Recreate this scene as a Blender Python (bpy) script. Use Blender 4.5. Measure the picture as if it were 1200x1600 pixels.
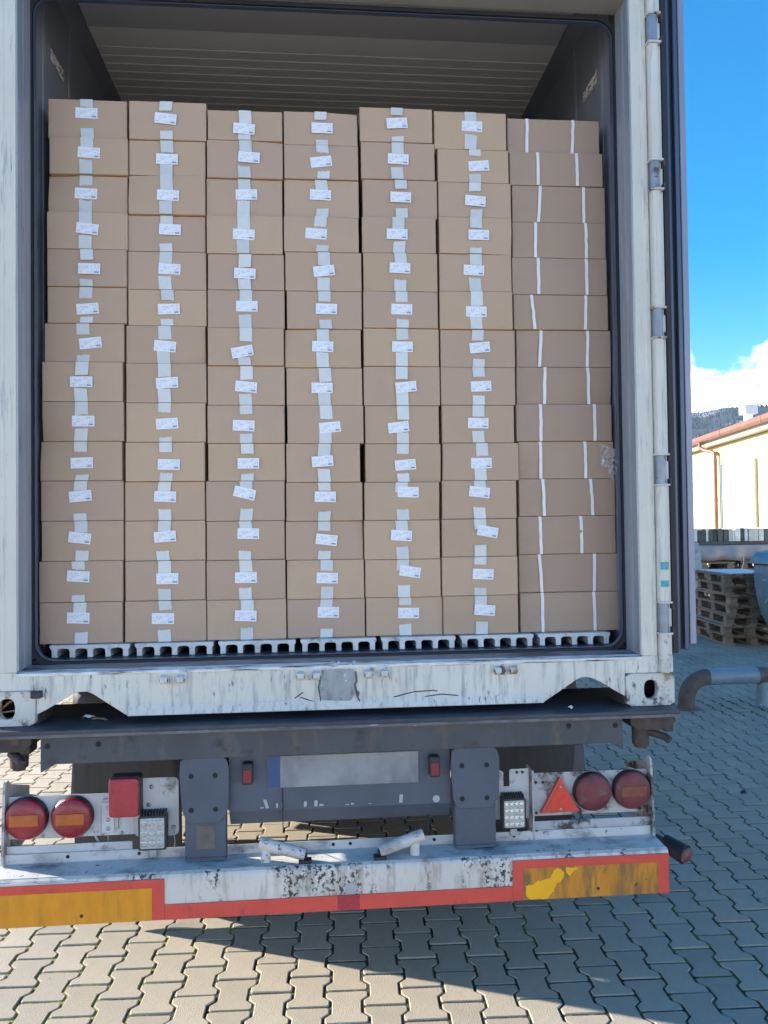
import bpy, bmesh, math, random
from mathutils import Vector, Matrix, noise
R = math.radians
random.seed(7)
for o in list(bpy.data.objects): bpy.data.objects.remove(o)
S = bpy.context.scene

# ------------------------------------------------------------------ camera
CF = 1228.76; YAW, PIT, ROL = .0872, .0222, -.0124
CAM = Vector((-.0813, -2.7883, 1.7296))
def cam_axes():
    cy, sy, cp, sp, cr, sr = math.cos(YAW), math.sin(YAW), math.cos(PIT), math.sin(PIT), math.cos(ROL), math.sin(ROL)
    f = Vector((sy*cp, cy*cp, sp)); r = Vector((cy, -sy, 0)); u = r.cross(f)
    return r*cr + u*sr, u*cr - r*sr, f
CR, CU, CFW = cam_axes()
cd = bpy.data.cameras.new('camera'); cam = bpy.data.objects.new('camera', cd); S.collection.objects.link(cam)
cd.sensor_fit = 'VERTICAL'; cd.sensor_height = 36; cd.lens = CF/1600*36
cd.clip_start = .05; cd.clip_end = 9000
mw = Matrix((CR, CU, -CFW)).transposed().to_4x4(); mw.translation = CAM; cam.matrix_world = mw
S.camera = cam
S.render.resolution_x, S.render.resolution_y = 768, 1024

# ------------------------------------------------------------------ sky, sun, exposure
SUN_AZ = Vector((-.921, .390, 0)).normalized(); SUN_EL = R(20.5)
W = bpy.data.worlds.new('World'); S.world = W; W.use_nodes = True
nt = W.node_tree; nd = nt.nodes; lk = nt.links; nd.clear()
def N(t, **k):
    n = nd.new(t)
    for a, b in k.items(): setattr(n, a, b)
    return n
wo = N('ShaderNodeOutputWorld'); bg = N('ShaderNodeBackground'); lk.new(bg.outputs[0], wo.inputs[0])
sky = N('ShaderNodeTexSky', sky_type='NISHITA'); sky.sun_disc = False
sky.sun_elevation = SUN_EL; sky.sun_rotation = math.atan2(SUN_AZ.x, SUN_AZ.y)
sky.air_density = 1.15; sky.dust_density = .35; sky.ozone_density = 2.8; sky.altitude = 500
bg.inputs['Strength'].default_value = .105
# cumulus bank standing on the horizon: noise on the view direction, thinning out with elevation
tc = N('ShaderNodeTexCoord'); sx = N('ShaderNodeSeparateXYZ'); lk.new(tc.outputs['Generated'], sx.inputs[0])
def M(op, a, b=None, c=None):
    n = N('ShaderNodeMath', operation=op)
    for i, v in enumerate((a, b, c)):
        if v is None: continue
        if isinstance(v, (int, float)): n.inputs[i].default_value = v
        else: lk.new(v, n.inputs[i])
    return n.outputs[0]
mp = N('ShaderNodeMapping'); mp.inputs['Scale'].default_value = (1, 1, 1.7); lk.new(tc.outputs['Generated'], mp.inputs[0])
mp.inputs['Location'].default_value = (.37, .1, .0)
n1 = N('ShaderNodeTexNoise'); n1.inputs['Scale'].default_value = 6.5; n1.inputs['Detail'].default_value = 9; n1.inputs['Roughness'].default_value = .52; lk.new(mp.outputs[0], n1.inputs[0])
n2 = N('ShaderNodeTexNoise'); n2.inputs['Scale'].default_value = 15; n2.inputs['Detail'].default_value = 6; lk.new(mp.outputs[0], n2.inputs[0])
dens = M('ADD', M('MULTIPLY', M('SUBTRACT', n1.outputs[0], .5), .34), M('SUBTRACT', .180, sx.outputs['Z']))
mr = N('ShaderNodeMapRange', interpolation_type='SMOOTHSTEP'); lk.new(dens, mr.inputs[0])
mr.inputs['From Min'].default_value = -.012; mr.inputs['From Max'].default_value = .022
cr_ = N('ShaderNodeMapRange'); lk.new(n2.outputs[0], cr_.inputs[0])
cr_.inputs['From Min'].default_value = .33; cr_.inputs['From Max'].default_value = .62; cr_.inputs['To Min'].default_value = 3.4; cr_.inputs['To Max'].default_value = 17
cc = N('ShaderNodeVectorMath', operation='SCALE'); cc.inputs[0].default_value = (1.0, .96, .91); lk.new(cr_.outputs[0], cc.inputs['Scale'])
hs = N('ShaderNodeHueSaturation'); hs.inputs['Saturation'].default_value = 1.56; hs.inputs['Value'].default_value = 1.0
lk.new(sky.outputs[0], hs.inputs['Color'])
mx = N('ShaderNodeMix', data_type='RGBA'); lk.new(mr.outputs[0], mx.inputs[0]); lk.new(hs.outputs[0], mx.inputs[6]); lk.new(cc.outputs[0], mx.inputs[7])
lk.new(mx.outputs[2], bg.inputs[0])
sl = bpy.data.lights.new('sun', 'SUN'); sl.energy = 5.0; sl.angle = R(.5); sl.color = (1, .92, .78)
so = bpy.data.objects.new('sun', sl); S.collection.objects.link(so)
sdir = Vector((SUN_AZ.x*math.cos(SUN_EL), SUN_AZ.y*math.cos(SUN_EL), math.sin(SUN_EL)))
so.rotation_euler = sdir.to_track_quat('Z', 'Y').to_euler(); so.location = sdir*60
S.view_settings.view_transform = 'Standard'; S.view_settings.look = 'None'; S.view_settings.gamma = 1
S.view_settings.exposure = 1.6
S.render.engine = 'CYCLES'

# ------------------------------------------------------------------ materials
def mat(name, col, rough=.6, metal=0, var=.12, scale=6, stretch=(1,1,1), bump=0, bscale=60, layers=(), coat=0, isl=0, rnd=0, spec=None, trans=0, tint=None):
    """base colour with soft variation; layers = (colour, noise scale, low, high, stretch, seed) stains mixed over it"""
    m = bpy.data.materials.new(name); m.use_nodes = True; t = m.node_tree; ns, ls = t.nodes, t.links
    b = ns['Principled BSDF']; b.inputs['Roughness'].default_value = rough; b.inputs['Metallic'].default_value = metal
    if coat: b.inputs['Coat Weight'].default_value = coat; b.inputs['Coat Roughness'].default_value = .25
    if spec is not None: b.inputs['Specular IOR Level'].default_value = spec
    tcn = ns.new('ShaderNodeTexCoord')
    def vec(st, off=0):
        mpn = ns.new('ShaderNodeMapping'); mpn.inputs['Scale'].default_value = st; mpn.inputs['Location'].default_value = (off, off*.7, off*1.3)
        ls.new(tcn.outputs['Object'], mpn.inputs[0]); return mpn.outputs[0]
    def nz(sc, v, det=5, ro=.55):
        n = ns.new('ShaderNodeTexNoise'); n.inputs['Scale'].default_value = sc; n.inputs['Detail'].default_value = det; n.inputs['Roughness'].default_value = ro; ls.new(v, n.inputs[0]); return n.outputs[0]
    c0 = nz(scale, vec(stretch))
    mrn = ns.new('ShaderNodeMapRange'); ls.new(c0, mrn.inputs[0]); mrn.inputs['From Min'].default_value = .3; mrn.inputs['From Max'].default_value = .7
    mrn.inputs['To Min'].default_value = 1-var; mrn.inputs['To Max'].default_value = 1+var
    val = mrn.outputs[0]
    def mul(a, bb):
        n = ns.new('ShaderNodeMath'); n.operation = 'MULTIPLY'; ls.new(a, n.inputs[0]); ls.new(bb, n.inputs[1]); return n.outputs[0]
    if isl:
        g = ns.new('ShaderNodeNewGeometry'); q = ns.new('ShaderNodeMapRange'); ls.new(g.outputs['Random Per Island'], q.inputs[0]); q.inputs['To Min'].default_value = 1-isl; q.inputs['To Max'].default_value = 1+isl
        val = mul(val, q.outputs[0])
    if isl or rnd:
        oi = ns.new('ShaderNodeObjectInfo'); q = ns.new('ShaderNodeMapRange'); ls.new(oi.outputs['Random'], q.inputs[0]); a = rnd or isl; q.inputs['To Min'].default_value = 1-a; q.inputs['To Max'].default_value = 1+a
        val = mul(val, q.outputs[0])
    sc_ = ns.new('ShaderNodeVectorMath'); sc_.operation = 'SCALE'; sc_.inputs[0].default_value = col[:3]; ls.new(val, sc_.inputs['Scale'])
    cur = sc_.outputs[0]
    if tint:
        oi2 = ns.new('ShaderNodeObjectInfo'); mm = ns.new('ShaderNodeMath'); mm.operation = 'FRACT'; m2 = ns.new('ShaderNodeMath'); m2.operation = 'MULTIPLY'; m2.inputs[1].default_value = 37.7
        ls.new(oi2.outputs['Random'], m2.inputs[0]); ls.new(m2.outputs[0], mm.inputs[0]); mt = ns.new('ShaderNodeMix'); mt.data_type = 'RGBA'; ls.new(mm.outputs[0], mt.inputs[0]); ls.new(cur, mt.inputs[6]); mt.inputs[7].default_value = (*tint, 1); cur = mt.outputs[2]
    for (lc, lsc, lo, hi, st, seed, *msk) in layers:
        f = nz(lsc, vec(st, seed), 8, .65); q = ns.new('ShaderNodeMapRange'); ls.new(f, q.inputs[0]); q.inputs['From Min'].default_value = lo; q.inputs['From Max'].default_value = hi
        fac = q.outputs[0]
        if msk:
            f2 = nz(msk[0], vec(msk[1] if len(msk) > 1 else (1,1,1), seed+20), 3); q2 = ns.new('ShaderNodeMapRange'); ls.new(f2, q2.inputs[0]); q2.inputs['From Min'].default_value = .50; q2.inputs['From Max'].default_value = .58; fac = mul(fac, q2.outputs[0])
        mxn = ns.new('ShaderNodeMix'); mxn.data_type = 'RGBA'; ls.new(fac, mxn.inputs[0]); ls.new(cur, mxn.inputs[6]); mxn.inputs[7].default_value = (*lc, 1)
        cur = mxn.outputs[2]
    ls.new(cur, b.inputs['Base Color'])
    if bump:
        f = nz(bscale, vec((1,1,1)), 4, .6); bn = ns.new('ShaderNodeBump'); bn.inputs['Strength'].default_value = bump; bn.inputs['Distance'].default_value = .004
        ls.new(f, bn.inputs['Height']); ls.new(bn.outputs[0], b.inputs['Normal'])
    if trans:
        tr = ns.new('ShaderNodeBsdfTransparent'); ms = ns.new('ShaderNodeMixShader'); ms.inputs[0].default_value = trans
        ls.new(b.outputs[0], ms.inputs[1]); ls.new(tr.outputs[0], ms.inputs[2]); ls.new(ms.outputs[0], ns['Material Output'].inputs[0])
    return m
DK = (.035,.035,.04); RUST = (.16,.07,.035); SOOT = (.05,.055,.065)
m_white = mat('container_paint', (.65,.63,.56), .5, var=.06, scale=3, layers=[((.30,.33,.36),7,.56,.74,(9,9,.7),1),((.10,.11,.13),5,.66,.74,(16,16,.8),5),(RUST,11,.73,.79,(2,2,1),9)], bump=.15, bscale=25)
m_rail = mat('rail_paint', (.66,.65,.59), .5, var=.07, scale=3, layers=[((.30,.33,.36),6,.50,.72,(7,7,.9),1),((.07,.08,.10),8,.60,.68,(9,9,.9),5,5),((.12,.13,.16),26,.58,.64,(2.5,2.5,.5),15,7),(RUST,8,.66,.74,(4,4,1),19)], bump=.2, bscale=25)
m_cast = mat('casting_paint', (.58,.58,.54), .55, var=.1, scale=8, layers=[((.30,.18,.10),12,.52,.64,(1,1,1),3),((.10,.09,.09),20,.56,.63,(1,1,.6),6)], bump=.4, bscale=30)
m_jamb = mat('jamb_metal', (.33,.36,.40), .38, .25, var=.12, scale=5, stretch=(5,5,.6), layers=[((.12,.14,.17),9,.6,.75,(6,6,.6),2)], bump=.1)
m_sillm = mat('sill_metal', (.22,.26,.31), .4, .5, var=.25, scale=6, stretch=(1,6,6), layers=[((.55,.6,.66),9,.60,.72,(.7,8,8),2),((.05,.055,.065),7,.55,.7,(.5,5,5),8)], bump=.3)
m_worn = mat('worn_lip', (.62,.66,.68), .4, .2, var=.15, scale=20, layers=[((.07,.08,.1),12,.50,.62,(.6,8,8),4)], bump=.4)
m_rubber = mat('rubber', (.018,.019,.026), .6, var=.1)
m_blue = mat('door_profile', (.085,.11,.165), .35, .3, var=.08, stretch=(4,4,.3))
m_pale = mat('door_edge', (.27,.29,.37), .4, .2, var=.08, stretch=(4,4,.3))
m_lining = mat('wall_lining', (.25,.265,.32), .42, .2, var=.12, scale=3, stretch=(1,1,.6))
m_ceil = mat('ceiling_lining', (.90,.88,.85), .5, 0, var=.06, scale=2, stretch=(.4,3,1))
m_ceil2 = mat('ceiling_plate', (.62,.62,.66), .4, .2, var=.06, scale=2)
m_alu = mat('floor_aluminium', (.55,.60,.64), .5, .35, var=.15, scale=14, layers=[((.12,.14,.16),22,.58,.70,(1,1,1),2)], bump=.3)
m_dark = mat('dark_void', (.012,.014,.02), .8)
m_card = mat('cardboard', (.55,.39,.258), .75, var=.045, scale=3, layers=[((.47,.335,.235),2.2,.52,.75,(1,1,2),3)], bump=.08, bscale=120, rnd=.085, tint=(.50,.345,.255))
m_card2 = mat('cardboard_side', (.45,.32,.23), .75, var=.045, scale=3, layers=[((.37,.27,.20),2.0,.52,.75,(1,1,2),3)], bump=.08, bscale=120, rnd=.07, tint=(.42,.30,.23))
m_tape = mat('tape', (.66,.67,.67), .32, var=.05, scale=30, rnd=.08)
m_strap = mat('strap', (.82,.81,.81), .35, var=.05, scale=20)
m_cham = mat('chassis_paint', (.060,.068,.085), .55, var=.2, scale=5, layers=[((.12,.10,.09),5,.55,.75,(3,3,1),2),((.03,.033,.04),9,.58,.7,(1,1,1),7)], bump=.25, bscale=30)
m_chat = mat('chassis_top', (.050,.056,.070), .55, var=.3, scale=8, layers=[((.16,.17,.18),12,.66,.74,(1,1,1),4)], bump=.5, bscale=22)
m_bent = mat('hanger_paint', (.070,.090,.125), .5, var=.15, scale=5, layers=[((.12,.13,.15),7,.6,.8,(4,4,1),3)], bump=.2, bscale=30)
m_rusty = mat('rusty_iron', (.06,.05,.05), .75, var=.3, scale=20, layers=[((.13,.08,.055),14,.55,.7,(1,1,1),3)], bump=.6, bscale=40)
m_bump = mat('bumper_paint', (.60,.58,.54), .45, var=.08, scale=6, layers=[((.27,.24,.19),5,.5,.72,(5,5,1),2),((.30,.20,.11),4,.6,.72,(6,6,.6),31),((.04,.04,.045),70,.50,.55,(1,1,.8),8,9,(1,1,.5))], bump=.25, bscale=30)
m_bumpt = mat('bumper_top_paint', (.56,.55,.53), .45, var=.12, scale=6, layers=[((.16,.16,.17),7,.50,.70,(1,2,2),2),((.05,.05,.06),40,.58,.64,(1,1,1),12,5),(RUST,14,.66,.72,(1,1,1),8)], bump=.25, bscale=30)
m_plate = mat('lamp_plate_paint', (.52,.53,.54), .45, var=.1, scale=9, layers=[((.12,.10,.09),10,.58,.70,(1,1,1),2)], bump=.3, bscale=40)
m_plate2 = mat('worn_lamp_plate', (.44,.44,.45), .5, var=.15, scale=9, layers=[((.06,.055,.055),11,.50,.60,(1,1,1),2),(RUST,12,.64,.7,(1,1,1),6)], bump=.5, bscale=40)
m_refr = mat('reflector_red', (.62,.075,.055), .35, var=.08, scale=12, layers=[((.32,.06,.06),9,.6,.75,(2,2,1),2)])
m_refo = mat('reflector_amber', (.66,.27,.015), .35, var=.12, scale=9, stretch=(3,3,.7), layers=[((.35,.17,.04),8,.56,.74,(5,5,.8),2)])
m_refd = mat('reflector_amber_dirty', (.56,.23,.02), .4, var=.15, scale=9, stretch=(3,3,.7), layers=[((.19,.11,.05),6,.46,.64,(4,4,.7),2),((.04,.04,.04),22,.63,.68,(1,1,1),6)])
m_yel = mat('fresh_amber_patch', (.85,.43,.01), .35, var=.08)
m_lens = mat('lamp_lens_red', (.27,.012,.022), .25, var=.15, scale=45, coat=.4, bump=.5, bscale=260)
m_lensd = mat('lamp_lens_dirty', (.16,.035,.04), .5, var=.25, scale=20, bump=.4, bscale=200, layers=[((.16,.12,.12),18,.54,.68,(1,1,1),4)])
m_lensr = mat('lamp_lens_square', (.36,.018,.035), .22, var=.18, scale=25, coat=.5, bump=.5, bscale=220)
m_dim = mat('dim_red_lens', (.20,.02,.03), .5)
m_amb = mat('lamp_amber', (.45,.12,.03), .3, var=.15, scale=40)
m_tri = mat('triangle_red', (.72,.06,.04), .3, var=.1, scale=60)
m_blk = mat('black_plastic', (.025,.028,.034), .5, var=.1)
m_glass = mat('work_lamp_glass', (.42,.46,.46), .15, .3, var=.2, scale=90, coat=.7)
m_led = mat('led_cup', (.75,.76,.72), .2, .6, var=.1, scale=90)
m_steel = mat('galvanised', (.42,.44,.46), .4, .7, var=.15, scale=20)
m_stud = mat('zinc_rivet', (.62,.64,.66), .35, .4)
m_lp = mat('licence_plate_face', (.25,.27,.29), .4, var=.18, scale=9, layers=[((.10,.115,.14),7,.5,.75,(1,1,.5),3)])
m_lpb = mat('plate_blue_band', (.035,.08,.20), .4)
m_lets = mat('lettering_white', (.38,.40,.42), .5)
m_teal = mat('teal_decal', (.05,.34,.40), .45, var=.1, scale=60)
m_tyre = mat('tyre_rubber', (.022,.022,.024), .8, var=.15, bump=.3, bscale=40)
m_flap = mat('mud_flap_rubber', (.040,.038,.040), .6, var=.2, scale=6, stretch=(5,5,.5))
m_outer = mat('outer_rail_paint', (.40,.40,.40), .5, var=.15, scale=9)
m_fend = mat('fender_plastic', (.07,.07,.075), .5, var=.1)
m_paver = mat('paver_concrete', (.375,.322,.255), .85, var=.07, scale=5, bump=.75, bscale=170, isl=.075, layers=[((.23,.21,.175),1.1,.54,.70,(1,1,1),2),((.12,.115,.105),1.6,.68,.72,(1,1,1),14),((.17,.16,.14),230,.60,.72,(1,1,1),5)])
m_joint = mat('joint_moss', (.050,.046,.028), .95, var=.3, scale=30, layers=[((.27,.26,.06),13,.44,.54,(1,1,1),2,.7),((.16,.14,.08),30,.52,.60,(1,1,1),7)], bump=1, bscale=200)
m_wall = mat('yellow_cladding', (.54,.46,.235), .6, var=.03, scale=2)
m_door = mat('gate_panel', (.80,.79,.74), .5, var=.02)
m_roofw = mat('roof_sheet', (.78,.78,.78), .5, var=.03)
m_copper = mat('copper_gutter', (.27,.135,.105), .45, .25, var=.15, scale=3)
m_teal2 = mat('pipe_shadow_teal', (.12,.20,.20), .5)
m_trim = mat('eave_trim', (.55,.52,.45), .6, var=.05)
m_wood = mat('pallet_wood', (.25,.185,.13), .8, var=.25, scale=6, stretch=(1,1,6), bump=.4, bscale=60, rnd=.25, layers=[((.15,.12,.10),5,.5,.7,(1,1,1),2)])
m_woodp = mat('pale_plank', (.74,.76,.74), .8, var=.2, scale=8, bump=.3, rnd=.25)
m_woodd = mat('weathered_plank', (.10,.12,.115), .8, var=.2, scale=8, bump=.3, rnd=.25)
m_tarp = mat('grey_tarp', (.30,.30,.33), .45, var=.15, scale=5, bump=.5, bscale=8)
m_wrap = mat('stretch_wrap', (.45,.55,.62), .2, var=.2, scale=10, bump=.8, bscale=18, trans=.35)
m_paper = mat('paper_sheet', (.68,.68,.68), .8, var=.05)
m_skip = mat('skip_paint', (.13,.21,.26), .5, var=.1, scale=4, layers=[((.22,.30,.34),6,.55,.75,(2,2,1),2),((.10,.07,.05),9,.68,.75,(1,1,1),5)], bump=.15)
m_pipe = mat('pipe_paint', (.20,.27,.32), .42, var=.12, scale=5, layers=[((.10,.12,.13),9,.56,.7,(1,1,1),5)], bump=.2)
m_pipeb = mat('pipe_rust_brown', (.105,.088,.078), .75, var=.2, scale=8, layers=[((.16,.13,.09),9,.5,.7,(1,1,1),5)], bump=.4)

def film_mat():
    m = bpy.data.materials.new('clear_film'); m.use_nodes = True; t = m.node_tree; ns, ls = t.nodes, t.links
    b = ns['Principled BSDF']; b.inputs['Base Color'].default_value = (.75,.78,.82,1); b.inputs['Roughness'].default_value = .12
    tr = ns.new('ShaderNodeBsdfTransparent'); ms = ns.new('ShaderNodeMixShader'); tcn = ns.new('ShaderNodeTexCoord'); n = ns.new('ShaderNodeTexNoise')
    n.inputs['Scale'].default_value = 70; n.inputs['Detail'].default_value = 3; ls.new(tcn.outputs['Object'], n.inputs[0])
    q = ns.new('ShaderNodeMapRange'); q.inputs['From Min'].default_value = .42; q.inputs['From Max'].default_value = .62; q.inputs['To Min'].default_value = .96; q.inputs['To Max'].default_value = .45
    ls.new(n.outputs[0], q.inputs[0]); ls.new(q.outputs[0], ms.inputs[0]); ls.new(b.outputs[0], ms.inputs[1]); ls.new(tr.outputs[0], ms.inputs[2]); ls.new(ms.outputs[0], ns['Material Output'].inputs[0])
    return m
m_film = film_mat()

def label_mat():
    """white shipping label: faint printed lines and a small dark mark bottom right (too small to read in the photo)"""
    m = bpy.data.materials.new('label_print'); m.use_nodes = True; t = m.node_tree; ns, ls = t.nodes, t.links
    b = ns['Principled BSDF']; b.inputs['Roughness'].default_value = .45
    tcn = ns.new('ShaderNodeTexCoord'); sp = ns.new('ShaderNodeSeparateXYZ'); ls.new(tcn.outputs['Object'], sp.inputs[0]); oi = ns.new('ShaderNodeObjectInfo')
    def Mm(op, a, bb=None):
        n = ns.new('ShaderNodeMath'); n.operation = op
        for i, v in enumerate((a, bb)):
            if v is None: continue
            if isinstance(v, (int, float)): n.inputs[i].default_value = v
            else: ls.new(v, n.inputs[i])
        return n.outputs[0]
    x, z = sp.outputs['X'], sp.outputs['Z']
    row = Mm('FLOOR', Mm('MULTIPLY', z, 190))
    inrow = Mm('GREATER_THAN', Mm('FRACT', Mm('MULTIPLY', z, 190)), .45)
    cmb = ns.new('ShaderNodeCombineXYZ'); ls.new(Mm('MULTIPLY', x, 260), cmb.inputs[0]); ls.new(Mm('MULTIPLY', row, 13.7), cmb.inputs[1]); ls.new(Mm('MULTIPLY', oi.outputs['Random'], 50), cmb.inputs[2])
    n = ns.new('ShaderNodeTexNoise'); n.inputs['Scale'].default_value = 1; n.inputs['Detail'].default_value = 2; ls.new(cmb.outputs[0], n.inputs[0])
    cmb2 = ns.new('ShaderNodeCombineXYZ'); ls.new(Mm('MULTIPLY', x, 30), cmb2.inputs[0]); ls.new(Mm('MULTIPLY', row, 7.3), cmb2.inputs[1])
    n2_ = ns.new('ShaderNodeTexNoise'); n2_.inputs['Scale'].default_value = 1; ls.new(cmb2.outputs[0], n2_.inputs[0])
    ink = Mm('MULTIPLY', Mm('MULTIPLY', Mm('GREATER_THAN', n.outputs[0], .47), inrow), Mm('GREATER_THAN', n2_.outputs[0], .47))
    ink = Mm('MULTIPLY', ink, Mm('LESS_THAN', Mm('ABSOLUTE', x), .036)); ink = Mm('MULTIPLY', ink, Mm('LESS_THAN', Mm('ABSOLUTE', z), .017))
    ink = Mm('MULTIPLY', ink, .38)
    # dark mark
    mk = Mm('MULTIPLY', Mm('LESS_THAN', Mm('ABSOLUTE', Mm('SUBTRACT', x, .028)), .008), Mm('LESS_THAN', Mm('ABSOLUTE', Mm('ADD', z, .0125)), .0028))
    mk = Mm('MULTIPLY', mk, .8)
    ink = Mm('MAXIMUM', ink, mk)
    mxn = ns.new('ShaderNodeMix'); mxn.data_type = 'RGBA'; ls.new(ink, mxn.inputs[0]); mxn.inputs[6].default_value = (.84,.86,.92,1); mxn.inputs[7].default_value = (.10,.13,.28,1)
    ls.new(mxn.outputs[2], b.inputs['Base Color']); return m
m_label = label_mat()
m_notice = mat('notice_print', (.85,.83,.80), .5, var=.05, layers=[((.12,.12,.14),60,.52,.56,(1,.6,2.4),2)])

# ------------------------------------------------------------------ helpers
C = S.collection; WL = {}
def wl(o): return WL.get(o, Vector((0,0,0)))
class MB:
    def __init__(s): s.v = []; s.f = []; s.sm = set()
    def add(s, vs, fs, smooth=False):
        n = len(s.v); s.v += [tuple(p) for p in vs]
        for f in fs:
            if smooth: s.sm.add(len(s.f))
            s.f.append(tuple(i+n for i in f))
        return s
    def box(s, x0, x1, y0, y1, z0, z1, rot=None, piv=None):
        vs = [Vector(p) for p in ((x0,y0,z0),(x1,y0,z0),(x1,y1,z0),(x0,y1,z0),(x0,y0,z1),(x1,y0,z1),(x1,y1,z1),(x0,y1,z1))]
        if rot is not None:
            piv = Vector(piv) if piv is not None else Vector(((x0+x1)/2,(y0+y1)/2,(z0+z1)/2)); vs = [piv + rot @ (v-piv) for v in vs]
        return s.add(vs, [(0,3,2,1),(4,5,6,7),(0,1,5,4),(1,2,6,5),(2,3,7,6),(3,0,4,7)])
    def prism(s, poly, a, b, ax='y'):
        """poly of 2-D points swept along an axis; ax y: points are (x,z); x: (y,z); z: (x,y)"""
        mk = {'y': lambda p, t: (p[0], t, p[1]), 'x': lambda p, t: (t, p[0], p[1]), 'z': lambda p, t: (p[0], p[1], t)}[ax]
        n = len(poly); vs = [mk(p, a) for p in poly]+[mk(p, b) for p in poly]
        fs = [tuple(range(n)), tuple(range(2*n-1, n-1, -1))]+[(i, i+n, (i+1)%n+n, (i+1)%n) for i in range(n)]
        return s.add(vs, fs)
    def cyl(s, p0, p1, r, r2=None, n=20, cap=True):
        p0, p1 = Vector(p0), Vector(p1); r2 = r if r2 is None else r2; d = (p1-p0).normalized()
        a = d.orthogonal().normalized(); b = d.cross(a)
        vs = [p0+(a*math.cos(t)+b*math.sin(t))*r for t in [2*math.pi*i/n for i in range(n)]]+[p1+(a*math.cos(t)+b*math.sin(t))*r2 for t in [2*math.pi*i/n for i in range(n)]]
        s.add(vs, [(i, (i+1)%n, (i+1)%n+n, i+n) for i in range(n)], True)
        if cap: s.add(vs, [tuple(range(n-1,-1,-1)), tuple(range(n, 2*n))])
        return s
    def lathe(s, c, ax, prof, n=32):
        """prof = (radius, offset along ax)"""
        c = Vector(c); d = Vector(ax).normalized(); a = d.orthogonal().normalized(); b = d.cross(a); vs = []; k = len(prof)
        for r, h in prof:
            vs += [c+d*h+(a*math.cos(2*math.pi*i/n)+b*math.sin(2*math.pi*i/n))*max(r, 1e-5) for i in range(n)]
        return s.add(vs, [(j*n+i, j*n+(i+1)%n, (j+1)*n+(i+1)%n, (j+1)*n+i) for j in range(k-1) for i in range(n)], True)
    def tube(s, pts, r, n=8, caps=True):
        pts = [Vector(p) for p in pts]; vs = []; up = None
        for i, p in enumerate(pts):
            d = (pts[min(i+1, len(pts)-1)]-pts[max(i-1, 0)]).normalized()
            a = d.orthogonal().normalized() if up is None else (up-d*up.dot(d)).normalized()
            up = a; b = d.cross(a)
            vs += [p+(a*math.cos(2*math.pi*k/n)+b*math.sin(2*math.pi*k/n))*r for k in range(n)]
        s.add(vs, [(j*n+i, j*n+(i+1)%n, (j+1)*n+(i+1)%n, (j+1)*n+i) for j in range(len(pts)-1) for i in range(n)], True)
        if caps: s.add(vs, [tuple(range(n-1,-1,-1)), tuple(range((len(pts)-1)*n, len(pts)*n))])
        return s
    def mesh(s, name, m, off=Vector((0,0,0))):
        me = bpy.data.meshes.new(name); me.from_pydata([tuple(Vector(p)-off) for p in s.v], [], s.f)
        bm = bmesh.new(); bm.from_mesh(me); bmesh.ops.recalc_face_normals(bm, faces=bm.faces)
        for i, f in enumerate(bm.faces): f.smooth = i in s.sm
        bm.to_mesh(me); bm.free()
        me.materials.append(m); return me
    def build(s, name, m, parent=None, bevel=0, loc=None, raw=False):
        """vertices are given in world space; they are stored relative to the parent"""
        off = Vector((0,0,0)) if raw else (wl(parent) if parent else Vector(loc or (0,0,0)))
        o = bpy.data.objects.new(name, s.mesh(name, m, off)); C.objects.link(o)
        if parent: o.parent = parent; WL[o] = wl(parent)
        elif loc: o.location = loc; WL[o] = Vector(loc)
        if bevel:
            bv = o.modifiers.new('bevel', 'BEVEL'); bv.width = bevel; bv.segments = 2; bv.limit_method = 'ANGLE'; bv.angle_limit = R(50)
        return o
def tag(o, label=None, cat=None, group=None, kind=None):
    for k, v in (('label', label), ('category', cat), ('group', group), ('kind', kind)):
        if v: o[k] = v
    return o
def empty(name, loc, label, cat, group=None):
    o = bpy.data.objects.new(name, None); C.objects.link(o); o.location = loc; o.empty_display_size = .2; WL[o] = Vector(loc)
    return tag(o, label, cat, group)
def rayat(px, py, Y=None, X=None, Z=None):
    """a measured point of the photograph brought onto a real plane of the scene (Y = rear plane distance, Z = height)"""
    v = CFW + CR*((px-600)/CF) + CU*((800-py)/CF)
    t = (Y-CAM.y)/v.y if Y is not None else (X-CAM.x)/v.x if X is not None else (Z-CAM.z)/v.z
    return CAM+v*t
def rrect(x0, x1, z0, z1, r, n=5):
    p = []
    for cx, cz, a in ((x1-r, z0+r, -90), (x1-r, z1-r, 0), (x0+r, z1-r, 90), (x0+r, z0+r, 180)):
        for k in range(n+1): t = R(a+90*k/n); p.append((cx+r*math.cos(t), cz+r*math.sin(t)))
    return p
def ring(mb, outer, inner, y0, y1):
    """frame between two closed outlines of equal length in the x-z plane, swept from y0 to y1"""
    n = len(outer); vs = [(p[0], y0, p[1]) for p in outer]+[(p[0], y0, p[1]) for p in inner]+[(p[0], y1, p[1]) for p in outer]+[(p[0], y1, p[1]) for p in inner]
    fs = []
    for i in range(n):
        j = (i+1)%n
        fs += [(i, j, n+j, n+i), (2*n+i, 3*n+i, 3*n+j, 2*n+j), (i, 2*n+i, 2*n+j, j), (n+i, n+j, 3*n+j, 3*n+i)]
    return mb.add(vs, fs)

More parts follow.
